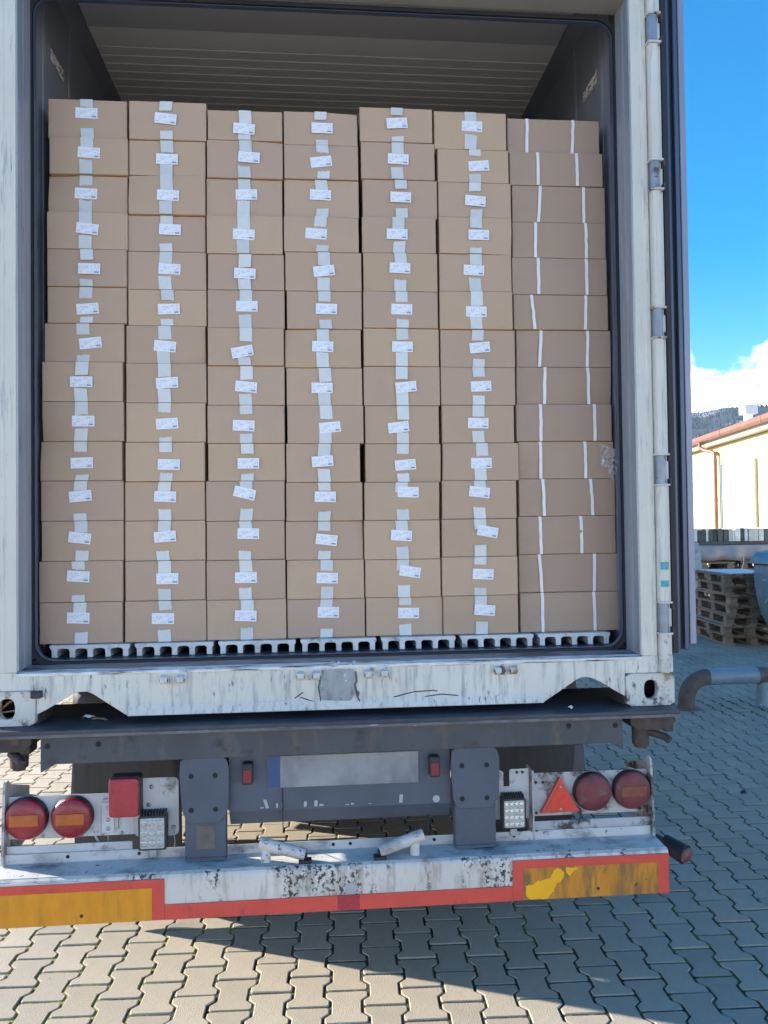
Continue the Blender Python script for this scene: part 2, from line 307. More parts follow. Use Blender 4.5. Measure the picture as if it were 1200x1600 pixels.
# ================================================================== GROUND
PW, PL = .141, .200; TH = -.0421; PO = Vector((-.2388, .8215, 0)); ct, st_ = math.cos(TH), math.sin(TH)
def lat(u, v, z=0): return Vector((PO.x+ct*u-st_*v, PO.y+st_*u+ct*v, z))
gd = MB(); gs = 3200
gd.add([(-gs,-gs,-.055),(gs,-gs,-.055),(gs,gs,-.055),(-gs,gs,-.055)], [(0,1,2,3)])
ground = tag(gd.build('ground', mat('far_ground', (.34,.31,.25), .9, var=.15, scale=.5)), kind='structure')
bed = MB(); bed.add([lat(-11,-7,-.0045), lat(17,-7,-.0045), lat(17,24,-.0045), lat(-11,24,-.0045), lat(-11,-7,-.052), lat(17,-7,-.052), lat(17,24,-.052), lat(-11,24,-.052)], [(0,1,2,3),(0,4,5,1),(1,5,6,2),(2,6,7,3),(3,7,4,0)])
pavement = tag(bed.build('pavement', m_joint), kind='structure')
g_ = .0052
def outline(ins):
    a, b, l = .0825-ins, .0585-ins, .1-ins
    p = [(-a+.006,-l),(a-.006,-l),(a,-l+.006),(a,-.062),(b,-.038),(b,.038),(a,.062),(a,l-.006),(a-.006,l),(-a+.006,l),(-a,l-.006),(-a,.062),(-b,.038),(-b,-.038),(-a,-.062),(-a,-l+.006)]
    return p
OT, OM = outline(g_+.0032), outline(g_)
NP = len(OT)
pv = [(x, y, 0) for x, y in OT]+[(x, y, -.0032) for x, y in OM]+[(x, y, -.03) for x, y in OM]
pf = [tuple(range(NP))]+[(i, i+NP, (i+1)%NP+NP, (i+1)%NP) for i in range(NP)]+[(i+NP, i+2*NP, (i+1)%NP+2*NP, (i+1)%NP+NP) for i in range(NP)]
pf = [tuple(reversed(f)) if k else f for k, f in enumerate(pf)]
pmesh = bpy.data.meshes.new('paver'); pmesh.from_pydata(pv, [], pf); pmesh.materials.append(m_paver)
def proj(p):
    q = p-CAM; z = q.dot(CFW)
    return (None, None, z) if z < .1 else (600+CF*q.dot(CR)/z, 800-CF*q.dot(CU)/z, z)
cands = []; rest = []
rnd = random.Random(3)
for c in range(-75, 118):
    for r in range(-116, 32):
        p = lat(c*PW, -(r+(.5 if c%2 else 0)+.5)*PL)
        if not (-9 < p.x < 15 and -6 < p.y < 20): continue
        x, y, z = proj(p)
        ok = x is not None and -40 < x < 1240 and y < 1640 and (y > 1425-.05*(x-500) or x > 1050 or (x < 118 and 1195 < y < 1240))
        if ok and z < 9: cands.append((z, p))
        else: rest.append(p)
cands.sort(key=lambda t: t[0])
for z, p in cands[300:]: rest.append(p)
def jit(): return rnd.gauss(0, .0011), rnd.gauss(0, .004), rnd.gauss(0, .004), rnd.gauss(0, .006)
for z, p in cands[:300]:
    dz, rx, ry, rz = jit(); o = bpy.data.objects.new('paver', pmesh); C.objects.link(o); o.parent = pavement
    o.location = (p.x, p.y, dz); o.rotation_euler = (rx, ry, TH+rz)
vs, fs = [], []
for p in rest:
    dz, rx, ry, rz = jit(); n = len(vs)
    rough_ = 1+3.5*math.exp(-((p.x-4.0)**2+(p.y-4.3)**2)/1.1); dz *= rough_; rx *= rough_; ry *= rough_
    far = (p-CAM).length > 7.5
    ca, sa = math.cos(TH+rz), math.sin(TH+rz)
    for k, (x, y, zz) in enumerate(pv):
        if far and k >= 2*NP: break
        vs.append((p.x+ca*x-sa*y, p.y+sa*x+ca*y, zz*(1 if not far else 2)+dz+rx*y-ry*x))
    for f in pf:
        if far and max(f) >= 2*NP: continue
        fs.append(tuple(i+n for i in f))
me = bpy.data.meshes.new('paver_field'); me.from_pydata(vs, [], fs); me.materials.append(m_paver)
pfield = bpy.data.objects.new('paver_field', me); C.objects.link(pfield); pfield.parent = pavement; pfield['kind'] = 'stuff'
# moss tufts swelling out of the joints round the pipe
mo = MB(); rm = random.Random(5)
for i in range(420):
    a = rm.gauss(0, .55); b = rm.gauss(0, .22); c = round((3.9+a)/PW)*PW; q = lat(0, 0); u = round((4.1+a)/PW)*PW+PW/2+rm.uniform(-.02, .02); v = 3.75+b-.1*a
    p = lat(u, v); r = rm.uniform(.006, .016)
    mo.lathe((p.x, p.y, -.006), (0,0,1), [(r,0),(r*.8,r*.5),(0,r*.8)], 6)
tag(mo.build('moss', mat('moss', (.05,.065,.02), .95, var=.3, scale=80)), 'dark green moss tufts in the paving joints beside the blue pipe', 'moss', kind='stuff')

gr = MB(); rg_ = random.Random(9)
for i in range(650):
    x, y = rg_.uniform(-2.2, 4.5), rg_.uniform(-.6, 5.5)
    if -1.1 < x < 1.0 and y > 1.0: continue
    r = rg_.uniform(.0012, .0035)*(1.6 if rg_.random() < .06 else 1); a = rg_.random()*6
    gr.add([(x+r*math.cos(a+k*2.1)*rg_.uniform(.6,1.3), y+r*math.sin(a+k*2.1), .0005) for k in range(3)]+[(x, y, r*.9)], [(0,1,3),(1,2,3),(2,0,3)])
tag(gr.build('grit', mat('pale_grit', (.42,.40,.36), .9, var=.3)), 'fine pale grit scattered over the paving', 'grit', kind='stuff')
# ================================================================== MOUNTAIN
def hill():
    nx, ny = 150, 44; vs = []; fs = []
    for j in range(ny):
        t = j/(ny-1)
        for i in range(nx):
            az = R(-42+104*i/(nx-1)); d = 900+1500*t; x = CAM.x+d*math.sin(az); y = CAM.y+d*math.cos(az)
            rid = 352+26*math.sin(az*9+1.1)+70*(noise.noise(Vector((az*5, 3.1, 0))))+24*noise.noise(Vector((az*22, .2, 0)))
            s_ = t**.9; z = -3+rid*(s_*1.0)+26*noise.noise(Vector((x/190, y/190, 0)))*min(1, s_*3)+8*noise.noise(Vector((x/60, y/60, 2)))*min(1, s_*3)
            vs.append((x, y, z))
    for j in range(ny-1):
        for i in range(nx-1): a = j*nx+i; fs.append((a, a+1, a+nx+1, a+nx))
    m = bpy.data.materials.new('snowy_forest'); m.use_nodes = True; t = m.node_tree; ns, ls = t.nodes, t.links; b = ns['Principled BSDF']; b.inputs['Roughness'].default_value = .95
    tcn = ns.new('ShaderNodeTexCoord'); n = ns.new('ShaderNodeTexNoise'); n.inputs['Scale'].default_value = .006; n.inputs['Detail'].default_value = 8; n.inputs['Roughness'].default_value = .6; ls.new(tcn.outputs['Object'], n.inputs[0])
    cr = ns.new('ShaderNodeValToRGB'); ls.new(n.outputs[0], cr.inputs[0]); cr.color_ramp.elements[0].position = .53; cr.color_ramp.elements[0].color = (.012,.026,.045,1); cr.color_ramp.elements[1].position = .66; cr.color_ramp.elements[1].color = (.26,.30,.36,1)
    ls.new(cr.outputs[0], b.inputs['Base Color'])
    me = bpy.data.meshes.new('mountain'); me.from_pydata(vs, [], fs); me.materials.append(m)
    for p in me.polygons: p.use_smooth = True
    o = bpy.data.objects.new('mountain', me); C.objects.link(o); tag(o, kind='structure')
    rt = random.Random(11); tv, tf = [], []
    for k in range(22000):
        i = rt.randint(60, nx-3); j = min(ny-2, int(rt.random()*ny)); a = Vector(vs[j*nx+i]); b_ = Vector(vs[j*nx+i+1]); c_ = Vector(vs[(j+1)*nx+i]); u, w = rt.random(), rt.random()
        p = a+(b_-a)*u+(c_-a)*w
        if noise.noise(Vector((p.x/150, p.y/150, 7))) > .12 and j < ny-6: continue
        if j >= ny-2: continue
        h = rt.uniform(7, 12); r = h*.22; n0 = len(tv)
        tv += [(p.x+r, p.y, p.z), (p.x-.5*r, p.y+.87*r, p.z), (p.x-.5*r, p.y-.87*r, p.z), (p.x, p.y, p.z+h)]
        tf += [(n0, n0+1, n0+3), (n0+1, n0+2, n0+3), (n0+2, n0, n0+3)]
    me = bpy.data.meshes.new('forest'); me.from_pydata(tv, [], tf); me.materials.append(mat('conifer_forest', (.012,.022,.030), .95, var=.3, scale=.02))
    o = bpy.data.objects.new('forest', me); C.objects.link(o); tag(o, 'dark conifer forest covering the snowy mountain slope', 'forest', kind='stuff')
hill()

# ================================================================== FACTORY BUILDING (behind right)
def building():
    A = Vector((12.436, 22.487, 0)); B = Vector((11.442, 16.273, 0)); d = (B-A).normalized(); nrm = Vector((d.y, -d.x, 0)) # towards the yard (-x)
    if nrm.x > 0: nrm = -nrm
    org = A+d*0; root = empty('factory_building', org, 'yellow factory hall with copper gutter and pale closed gates behind the pallets', 'building')
    def P(s, o, z): return org+d*s+nrm*o+Vector((0,0,z))
    def slab(mb, s0, s1, o0, o1, z0, z1):
        return mb.add([P(s0,o0,z0),P(s1,o0,z0),P(s1,o1,z0),P(s0,o1,z0),P(s0,o0,z1),P(s1,o0,z1),P(s1,o1,z1),P(s0,o1,z1)], [(0,1,2,3),(4,5,6,7),(0,1,5,4),(1,2,6,5),(2,3,7,6),(3,0,4,7)])
    s0, s1 = -34, 13; z = 0; k = 0
    slab(MB(), s0, s1, -.45, -16, -.05, 4.3).build('wall', m_wall, root)
    while z < 4.2:
        slab(MB(), s0, s1, -.45, -.36, z+.003, min(z+.566, 4.22)).build('cladding_panel', m_wall, root, bevel=.004); z += .568
    # gates
    for (a, b, top) in ((-12.5, 1.35, 3.55), (2.05, 4.6, 3.55)):
        g = slab(MB(), a, b, -.40, -.30, 0, top).build('gate', m_door, root, bevel=.01)
        for q in range(1, 6): slab(MB(), a+.02, b-.02, -.30, -.296, q*.58, q*.58+.008).build('panel_joint', m_trim, g)
        for e in (a, b): slab(MB(), e-.04, e+.04, -.32, -.27, 0, top+.04).build('gate_frame', m_teal2 if e == 2.05 else m_trim, g)  # dark teal edge beside the downpipe paints in the pipe's cast shadow
    slab(MB(), s0, s1, -.42, -.12, 4.24, 4.36).build('soffit', m_trim, root)
    slab(MB(), s0, s1, -.16, -.10, 4.34, 4.50).build('fascia', m_trim, root)
    gt = MB(); pr = [(.00,.0),(.0,-.10),(.03,-.15),(.09,-.17),(.15,-.15),(.18,-.10),(.18,.02),(.165,.02),(.165,-.09),(.09,-.15),(.015,-.09),(.015,0)]
    n = len(pr); vv = [P(s0, -.09+a, 4.54+b) for a, b in pr]+[P(s1, -.09+a, 4.54+b) for a, b in pr]
    gt.add(vv, [(i, (i+1)%n, (i+1)%n+n, i+n) for i in range(n)]); gt.build('gutter', m_copper, root)
    for q in range(-33, 13, 3): slab(MB(), q, q+.04, .092, .098, 4.36, 4.56).build('gutter_bracket', m_copper, root)
    rf = MB(); rv = [P(s0,-.08,4.56),P(s1,-.08,4.56),P(s1,-8.3,6.35),P(s0,-8.3,6.35),P(s1,-16.5,4.56),P(s0,-16.5,4.56)]
    rv += [v-Vector((0,0,.14)) for v in rv]
    rf.add(rv, [(0,1,2,3),(3,2,4,5),(6,9,8,7),(9,11,10,8),(0,6,7,1),(1,7,8,2),(2,8,10,4),(4,10,11,5),(5,11,9,3),(3,9,6,0)]); rf.build('roof', m_roofw, root)
    # chimney cap vent on the roof: stem, square hood
    vp = P(2.4, -1.0, 4.75); vt = MB(); vt.cyl(vp, vp+Vector((0,0,.42)), .13, n=16).build('vent_stem', m_roofw, root)
    MB().box(vp.x-.2, vp.x+.2, vp.y-.2, vp.y+.2, vp.z+.33, vp.z+.60).build('vent_hood', m_steel, root, bevel=.02)
    # downpipe with swan neck
    dp = MB(); dp.tube([P(1.0,.0,4.42),P(1.0,.0,4.24),P(1.15,-.1,4.12),P(1.45,-.2,4.06),P(1.68,-.22,3.98),P(1.7,-.22,3.8),P(1.7,-.22,.1)], .062, 12); dp.build('downpipe', m_copper, root)
    for zz in (1.2, 2.5, 3.7): MB().cyl(P(1.7,-.22,zz), P(1.7,-.22,zz+.05), .072, n=12).build('pipe_clamp', m_copper, root)
building()

# ================================================================== YARD CLUTTER (right)
# shared pallet pieces (EUR pallet 1.2 x 0.8 x 0.144), origin at the pallet's base centre, long side along local y
def unit(mb, name): return mb.mesh(name, m_wood)
PB_T = unit(MB().box(-.05,.05,-.6,.6,-.011,.011), 'top_board'); PB_TW = unit(MB().box(-.0725,.0725,-.6,.6,-.011,.011), 'wide_top_board')
PB_S = unit(MB().box(-.4,.4,-.05,.05,-.011,.011), 'stringer_board'); PB_K = unit(MB().box(-.05,.05,-.07,.07,-.039,.039), 'block')
def pallet(x, y, z, rz, label, group, rr):
    root = empty('wooden_pallet', (x, y, z), label, 'pallet', group); root.rotation_euler = (0, 0, rz)
    def put(me, nm, a, b, c):
        o = bpy.data.objects.new(nm, me); C.objects.link(o); o.parent = root; o.location = (a+rr.gauss(0,.004), b+rr.gauss(0,.004), c); o.rotation_euler = (0,0,rr.gauss(0,.006))
    for a, me in ((-.345,PB_TW),(-.19,PB_T),(0,PB_TW),(.19,PB_T),(.345,PB_TW)): put(me, 'top_board', a, 0, .133)
    for b in (-.52, 0, .52): put(PB_S, 'stringer_board', 0, b, .1105)
    for a in (-.345, 0, .345):
        for b in (-.52, 0, .52): put(PB_K, 'block', a, b, .0605)
        put(PB_TW if a else PB_TW, 'bottom_board', a, 0, .0105)
    return root
rr = random.Random(21); ordn = ['topmost','second','third','fourth','fifth','sixth','seventh','eighth','ninth','tenth']
for k in range(7):
    j = 6-k
    pallet(6.27+rr.gauss(0,.02), 8.66+rr.gauss(0,.02), .146*k, -.10+rr.gauss(0,.03), 'worn wooden pallet, %s from the top in the stack beside the blue-grey skip' % (ordn[j] if j else 'first'), 'pallets stacked beside the skip', rr)
pp = MB(); pp.box(5.93, 6.62, 8.08, 9.22, 1.0235, 1.035, rot=Matrix.Rotation(-.1,3,'Z')); tag(pp.build('paper_sheet', m_paper, loc=(6.27,8.66,1.0235)), 'pale sheet lying on top of the near pallet stack', 'sheet')
for ci, cx in enumerate((7.35, 8.62, 9.89)):
    for k in range(9):
        nm = ('left','middle','right')[ci]; j = 8-k
        pallet(cx+rr.gauss(0,.02), 12.1+rr.gauss(0,.02), .146*k, R(90)+rr.gauss(0,.02), 'wooden pallet, %s from the top in the %s stack under the grey tarpaulin' % (ordn[j] if j else 'first', nm), 'pallets stacked under the tarpaulin', rr)
# tarpaulin hanging over the front of the rear stacks
tp = MB(); nx = 60; tv = []
for i in range(nx+1):
    x = 6.68+3.9*i/nx; w = .03*math.sin(i*.9)+.025*noise.noise(Vector((x*3,0,0)))
    for (yy, zz) in ((12.6, 1.345), (11.66, 1.35), (11.63+w*.3, 1.30), (11.60+w, 1.15), (11.62+w*1.5, 1.06+.05*noise.noise(Vector((x*1.4,5,0))))): tv.append((x, yy, zz))
tp.add(tv, [(i*5+k, (i+1)*5+k, (i+1)*5+k+1, i*5+k+1) for i in range(nx) for k in range(4)], True)
to = tp.build('tarpaulin', m_tarp, loc=(8.6, 12.1, 1.06)); sd = to.modifiers.new('solid', 'SOLIDIFY'); sd.thickness = .004
tag(to, 'grey tarpaulin draped over the rear row of pallet stacks', 'tarpaulin')
for k, (x, l) in enumerate(((8.05,.33),(8.42,.38),(8.49,.30))):
    tag(MB().tube([(x,11.57,1.14),(x-.02,11.55,1.0),(x-.10,11.54,1.14-l)], .008, 5).build('hanging_strap', m_paper, loc=(x,11.55,.85)), ['thin pale strap hanging leftmost from the grey tarpaulin','pale strap hanging slanted from the middle of the tarpaulin','short pale strap hanging close beside the slanted one'][k], 'strap', 'straps hanging from the tarpaulin')
# load of timber slabs standing on the tarpaulin: dark and pale plank ends
ld = empty('timber_load', (8.6, 12.1, 1.36), 'row of dark and pale timber ends on the grey tarpaulin', 'timber'); x = 6.7; k = 0
MB().box(6.68, 10.6, 11.72, 12.55, 1.362, 1.42).build('base_beam', m_woodd, ld)
while x < 10.6:
    w = rr.uniform(.045, .13); h = rr.uniform(.20, .25)
    MB().box(x, x+w-.012, 11.70+rr.uniform(-.02,.02), 12.5, 1.4225, 1.43+h).build('timber_end', m_woodp if rr.random() < .62 else m_woodd, ld); x += w
# stretch-wrapped bundle behind the near stack
wb = MB(); vs = []; nb = 24; hs_ = 9
for j in range(hs_+1):
    for i in range(nb):
        a = 2*math.pi*i/nb; sq = 1/max(abs(math.cos(a)), abs(math.sin(a)))**.85; rr_ = (.30-.08*j/hs_)*sq*(1+.05*noise.noise(Vector((i*.9, j*.8, 4))))
        vs.append((6.33+rr_*math.cos(a), 10.55+rr_*math.sin(a), .55+.88*j/hs_))
wb.add(vs, [(j*nb+i, j*nb+(i+1)%nb, (j+1)*nb+(i+1)%nb, (j+1)*nb+i) for j in range(hs_) for i in range(nb)]+[tuple(range(hs_*nb, hs_*nb+nb))])
tag(wb.build('wrapped_bundle', mat('pale_wrap', (.26,.33,.38), .25, var=.2, scale=12, bump=.9, bscale=20), loc=(6.33,10.55,.55)), 'bundle in bluish stretch film behind the near pallet stack', 'bundle')
for k in range(4):
    pallet(6.40, 10.55, .1375*k, .04*rr.gauss(0,1), 'weathered pallet, %s from the ground under the film wrapped bundle' % ('first','second','third','fourth')[k], 'pallets under the wrapped bundle', rr)
# blue grey skip with curved belly
def skip():
    root = empty('tipping_skip', (6.87, 7.3, 0), 'blue-grey steel tipping skip with curved belly at the right edge', 'skip')
    dx_ = .52
    prof = [(5.52,1.18),(5.50,1.06),(5.51,.90),(5.54,.70),(5.60,.48),(5.68,.32),(5.80,.22),(6.05,.16),(6.6,.15),(6.95,.24),(7.12,.45),(7.2,.8),(7.22,1.18)]
    MB().prism([(a+dx_, b) for a, b in prof], 6.95, 7.75).build('body', m_skip, root, bevel=.012)
    lid = [(5.47,1.19),(5.50,1.28),(5.58,1.345),(5.72,1.375),(7.0,1.375),(7.15,1.34),(7.24,1.26),(7.26,1.19)]
    MB().prism([(a+dx_, b) for a, b in lid], 6.90, 7.80).build('lid', m_skip, root, bevel=.012)
    MB().box(6.08, 7.70, 6.93, 6.948, .98, 1.02).build('rib', m_skip, root)
    MB().tube([(6.02,7.30,.98),(5.96,7.30,.98),(5.96,7.42,.98),(6.02,7.42,.98)], .012, 8).build('handle', m_steel, root)
    MB().lathe((6.045,7.36,.78), (-1,0,.05), [(.10,0),(.10,.02),(.075,.035),(0,.04)], 20).build('boss', m_skip, root)
    MB().tube([(6.03,7.30,.72),(5.95,7.30,.72),(5.95,7.34,.68)], .012, 8).build('hook', m_steel, root)
    for x in (6.37, 7.47):
        for y in (7.03, 7.67): MB().box(x-.035, x+.035, y-.035, y+.035, 0, .26).build('leg', m_skip, root)
    return root
skip()
# pipe with elbow standing out of the paving
def pipe():
    root = empty('ground_pipe', (3.9, 4.42, 0), 'blue painted pipe with rusty brown elbow rising from the paving', 'pipe'); y = 4.42; zc = .292; r = .076
    el = [(3.40, y, -.01), (3.40, y, .05)]
    for k in range(9): a = R(180-90*k/8); el.append((3.40+.215+.215*math.cos(a), y, .077+.215*math.sin(a)))
    MB().tube(el, r, 28).build('elbow', m_pipeb, root)
    MB().cyl((3.615,y,zc), (4.10,y,zc), r*1.0, n=28).build('pipe_run', m_pipe, root)
    MB().cyl((4.10,y,zc), (4.20,y,zc), r+.002, n=28).build('brown_collar', m_pipeb, root)
    MB().cyl((4.20,y,zc), (5.6,y,zc), r, n=28).build('pipe_run', m_pipe, root)
    MB().cyl((4.16,y,zc-.03), (4.16,y,0), .052, n=24).build('support_post', m_pipe, root)
    MB().lathe((4.16,y,.002), (0,0,1), [(.10,0),(.10,.012),(.052,.014)], 24).build('foot_flange', m_pipe, root)
    for a in range(4): t = R(45+90*a); MB().cyl((4.16+.078*math.cos(t), y+.078*math.sin(t), .012), (4.16+.078*math.cos(t), y+.078*math.sin(t), .035), .010, n=6).build('bolt', m_steel, root)
    MB().lathe((3.40,y,.002), (0,0,1), [(.12,0),(.12,.010),(.076,.012)], 24).build('base_ring', m_pipeb, root)
pipe()
for (x, y, nm) in ((1.785,1.62,0),):
    p = rayat(1108+54, 1239, Z=0)
    tag(MB().lathe((p.x,p.y,-.002),(0,0,1),[(.018,0),(.020,.008),(.012,.018),(0,.022)],9).build('pebble', m_blk, loc=(p.x,p.y,0)), 'small black lump on the paving right of the trailer', 'pebble')

# ================================================================== CONTAINER
ZB = 1.076; ZT = 4.03; YL = 12.19
ct_ = empty('shipping_container', (0, 0, ZB), 'white refrigerated shipping container with open rear doors on a black trailer', 'container')
HX = 1.219
def cbuild(mb, name, m, bevel=0, parent=None): return mb.build(name, m, parent or ct_, bevel)
# corner posts: stepped profile (plan view), outer face white
def post(sgn):
    pr = [(1.100,.0),(1.137,.0),(1.140,-.004),(1.158,-.004),(1.161,.006),(1.219,.006),(1.219,.155),(1.125,.155),(1.125,.135),(1.100,.12)]
    pl = [(sgn*a, b) for a, b in pr]
    return cbuild(MB().prism(pl, 1.257, ZT, 'z'), 'corner_post', m_white, .003)
post(1); post(-1)
# jambs with highlight ridge
for s in (1, -1):
    jb = [(s*1.0995,.003),(s*1.0995,.120),(s*1.092,.120),(s*1.0935,.060),(s*1.0965,.052),(s*1.0935,.045),(s*1.0945,.003)]
    cbuild(MB().prism(jb, 1.262, 3.71, 'z'), 'door_jamb', m_jamb)
# header and its lower return
cbuild(MB().box(-1.099, 1.099, .0, .13, 3.712, ZT), 'header', mat('header_paint', (.34,.33,.31), .5, var=.06), .004)
# casting with oval hole
def casting(sgn, z0, z1):
    cx = sgn*1.1295; cz = z0+.0595; n = 32; root = None
    x0, x1 = (1.037, 1.2195) if sgn > 0 else (-1.2195, -1.037)
    out = []; inn = []; mid = (x0+x1)/2
    for i in range(n):
        a = 2*math.pi*(i+.5)/n; dx, dz = math.cos(a), math.sin(a)
        hx = (x1-cx if dx > 0 else cx-x0); hz = (z1-cz if dz > 0 else cz-z0); t = min(hx/abs(dx) if abs(dx) > 1e-6 else 9, hz/abs(dz) if abs(dz) > 1e-6 else 9)
        out.append((cx+dx*t, cz+dz*t)); ex = .0255*abs(dx)**.75*(1 if dx > 0 else -1); ez = .0345*abs(dz)**.75*(1 if dz > 0 else -1); inn.append((cx+ex, cz+ez))
    m = MB(); ring(m, out, inn, -.008, .022); o = cbuild(m, 'corner_casting', m_cast, .004)
    cbuild(MB().box(x0, x0+.012, .0225, .17, z0, z1).box(x1-.012, x1, .0225, .17, z0, z1).box(x0+.0125, x1-.0125, .0225, .17, z0, z0+.012).box(x0+.0125, x1-.0125, .0225, .17, z1-.012, z1).box(x0+.0125, x1-.0125, .158, .17, z0+.0125, z1-.0125), 'casting_shell', m_rusty, parent=o)
    return o
for s in (1, -1): casting(s, ZB, ZB+.118); casting(s, ZT-.118, ZT)
# rusty latch bits lying in the left casting hole
tag(cbuild(MB().tube([(-1.165,.03,1.125),(-1.135,.02,1.152),(-1.125,.03,1.157)], .005, 6).tube([(-1.155,.02,1.120),(-1.11,.02,1.125)], .004, 6), 'hook', m_copper))
# bottom rail with fork arches
poly = [(-1.036,1.256),(-1.036,1.112),(-1.0,1.130),(-.935,1.168),(-.912,1.181),(-.890,1.186),(-.868,1.186),(-.848,1.178),(-.80,1.145),(-.737,1.102),(.735,1.102),(.80,1.143),(.852,1.176),(.872,1.185),(.892,1.186),(.914,1.181),(.945,1.166),(1.0,1.132),(1.036,1.112),(1.036,1.256)]
cbuild(MB().prism(poly, 0, .012), 'bottom_rail', m_rail, .002)
# folded lower flange following the arches
edge = poly[1:-1]; fl = MB(); vv = []
for x, z in edge: vv += [(x, .0125, z+.004), (x, .075, z+.004), (x, .075, z+.012), (x, .0125, z+.012)]
fl.add(vv, [(i*4+k, (i+1)*4+k, (i+1)*4+(k+1)%4, i*4+(k+1)%4) for i in range(len(edge)-1) for k in range(4)]); cbuild(fl, 'rail_flange', m_rail)
cbuild(MB().prism([(-.737,1.1025),(-.735,1.100)] and [(-.012,1.101),(-.0005,1.135),(-.0005,1.101)], -.73, .73, 'x'), 'rail_lip', m_rail)
# dark rib behind rail so the void under the floor reads closed
cbuild(MB().box(-1.03,1.03,.16,YL-.1,1.195,1.262), 'floor_pan', m_cham)
for s in (1, -1):
    a, b = (1.0365, 1.2185) if s > 0 else (-1.2185, -1.0365)
    cbuild(MB().box(a, b, .001, .11, 1.1945, 1.2565), 'post_foot', m_rail, .002)
# damaged, re-welded patch in the middle
cbuild(MB().prism([(-.068,1.238),(-.073,1.15),(-.060,1.132),(.035,1.128),(.052,1.15),(.047,1.238)], -.0035, -.0003), 'repair_plate', mat('repair_plate', (.30,.33,.37), .45, .2, var=.2, scale=9, stretch=(3,3,1), layers=[((.08,.09,.12),8,.52,.66,(3,3,1),2),((.6,.62,.62),18,.60,.68,(1,1,1),4)], bump=.7, bscale=26), .001)
wr = MB()
for x, z0, z1, w in ((-.075,1.13,1.235,.004),(.054,1.14,1.23,.006),(.062,1.125,1.16,.005)): wr.tube([(x,-.003,z1),(x+.004,-.004,(z0+z1)/2+.01),(x-.002,-.004,(z0+z1)/2),(x+.006,-.002,z0)], w*.55, 6)
cbuild(wr, 'weld_seam', mat('weld_seam', (.10,.11,.14), .5, .3, bump=.8, bscale=60))
cr1 = MB()
for pts in ([(-.14,1.145),(-.10,1.13),(-.03,1.125),(.03,1.132)],[(.19,1.136),(.26,1.152),(.33,1.155),(.345,1.152)],[(.30,1.134),(.36,1.141),(.42,1.134)],[(-.16,1.142),(-.13,1.162)]): cr1.tube([(a,-.0005,b) for a,b in pts], .0022, 5)
cbuild(cr1, 'scratch', mat('scratch', (.07,.07,.09), .6))
# sill: worn lip on the outer edge, dirty slope back to the gasket
cbuild(MB().prism([(-.006,1.243),(-.006,1.254),(.016,1.262),(.016,1.2565),(.0,1.2565),(.0,1.243)], -1.0995, 1.0995, 'x'), 'sill_lip', m_worn, .0015)
cbuild(MB().prism([(.0165,1.2575),(.0165,1.2618),(.05,1.2555),(.085,1.2655),(.118,1.263),(.118,1.257)], -1.0945, 1.0945, 'x'), 'door_sill', m_sillm)
dm = MB(); rd = random.Random(4)
for i in range(14):
    x = -.06+.12*rd.random(); r = rd.uniform(.006,.016); dm.lathe((x, .004+rd.uniform(-.004,.012), 1.253+rd.uniform(-.004,.006)), (rd.gauss(0,.4),-.4,1), [(r,-.002),(r*.8,.004),(r*.3,.008),(0,.009)], 7)
cbuild(dm, 'torn_lip', m_worn)
# gasket
cbuild(ring(MB(), rrect(-1.1035,1.1035,1.257,3.703,.085,8), rrect(-1.086,1.086,1.270,3.688,.070,8), .122, .145), 'door_gasket', m_rubber)
cbuild(ring(MB(), rrect(-1.084,1.084,1.272,3.686,.068,8), rrect(-1.081,1.081,1.275,3.683,.066,8), .130, .150), 'gasket_bead', m_blue)
# interior: side linings with upright trims, roof lining ribs
for s in (1, -1):
    a, b = (1.110, 1.125) if s > 0 else (-1.125, -1.110)
    cbuild(MB().box(a, b, .150, YL, 1.27, 3.985), 'side_lining', m_lining)
    a, b = (1.1, 1.1098) if s > 0 else (-1.1098, -1.1)
    cbuild(MB().box(a, b, .150, .205, 1.28, 3.94), 'edge_trim', m_blue, .002)
    for y in (.30, .62): cbuild(MB().box(s*1.1065 if s > 0 else -1.1098, 1.1098 if s > 0 else -1.1065, y, y+.022, 1.3, 3.93), 'trim_strip', m_pale if y > 1 else m_jamb)
    rv = MB(); k = 0
    z = 1.36
    while z < 3.9:
        rv.lathe((s*1.1, .178, z), (-s,0,0), [(.0065,0),(.0055,.002),(.002,.0035),(0,.0035)], 10); z += [.17,.105,.14,.12][k%4]; k += 1
    for i in range(16): rv.lathe((s*1.1095, .42+i*.155, 3.925), (-s,0,-.3), [(.010,0),(.008,.004),(.003,.006),(0,.006)], 10)
    ro = cbuild(rv, 'rivets', m_stud)
    # cove between wall and roof
    cbuild(MB().prism([(s*1.11,3.90),(s*1.11,3.955),(s*1.055,3.955)], .31, YL-.1), 'cove_strip', m_lining)
cbuild(MB().box(-1.05, 1.05, .15, .70, 3.945, 3.975), 'ceiling_plate', m_ceil2, .003)
y = .70
for k in range(62):
    w = .157 if k == 0 else .0655
    cbuild(MB().prism([(y,3.975),(y+.0004,3.9562),(y+.002,3.9548),(y+.006,3.9548),(y+.008,3.9560),(y+w-.0012,3.9575),(y+w-.0004,3.975)], -1.056, 1.056, 'x'), 'ceiling_panel', m_ceil); y += w
cbuild(MB().box(-1.05, 1.05, y, YL, 3.95, 3.975), 'rear_ceiling', m_ceil)
cbuild(MB().box(-1.11, 1.11, YL-.1, YL, 1.3, 3.97), 'front_bulkhead', m_lining)
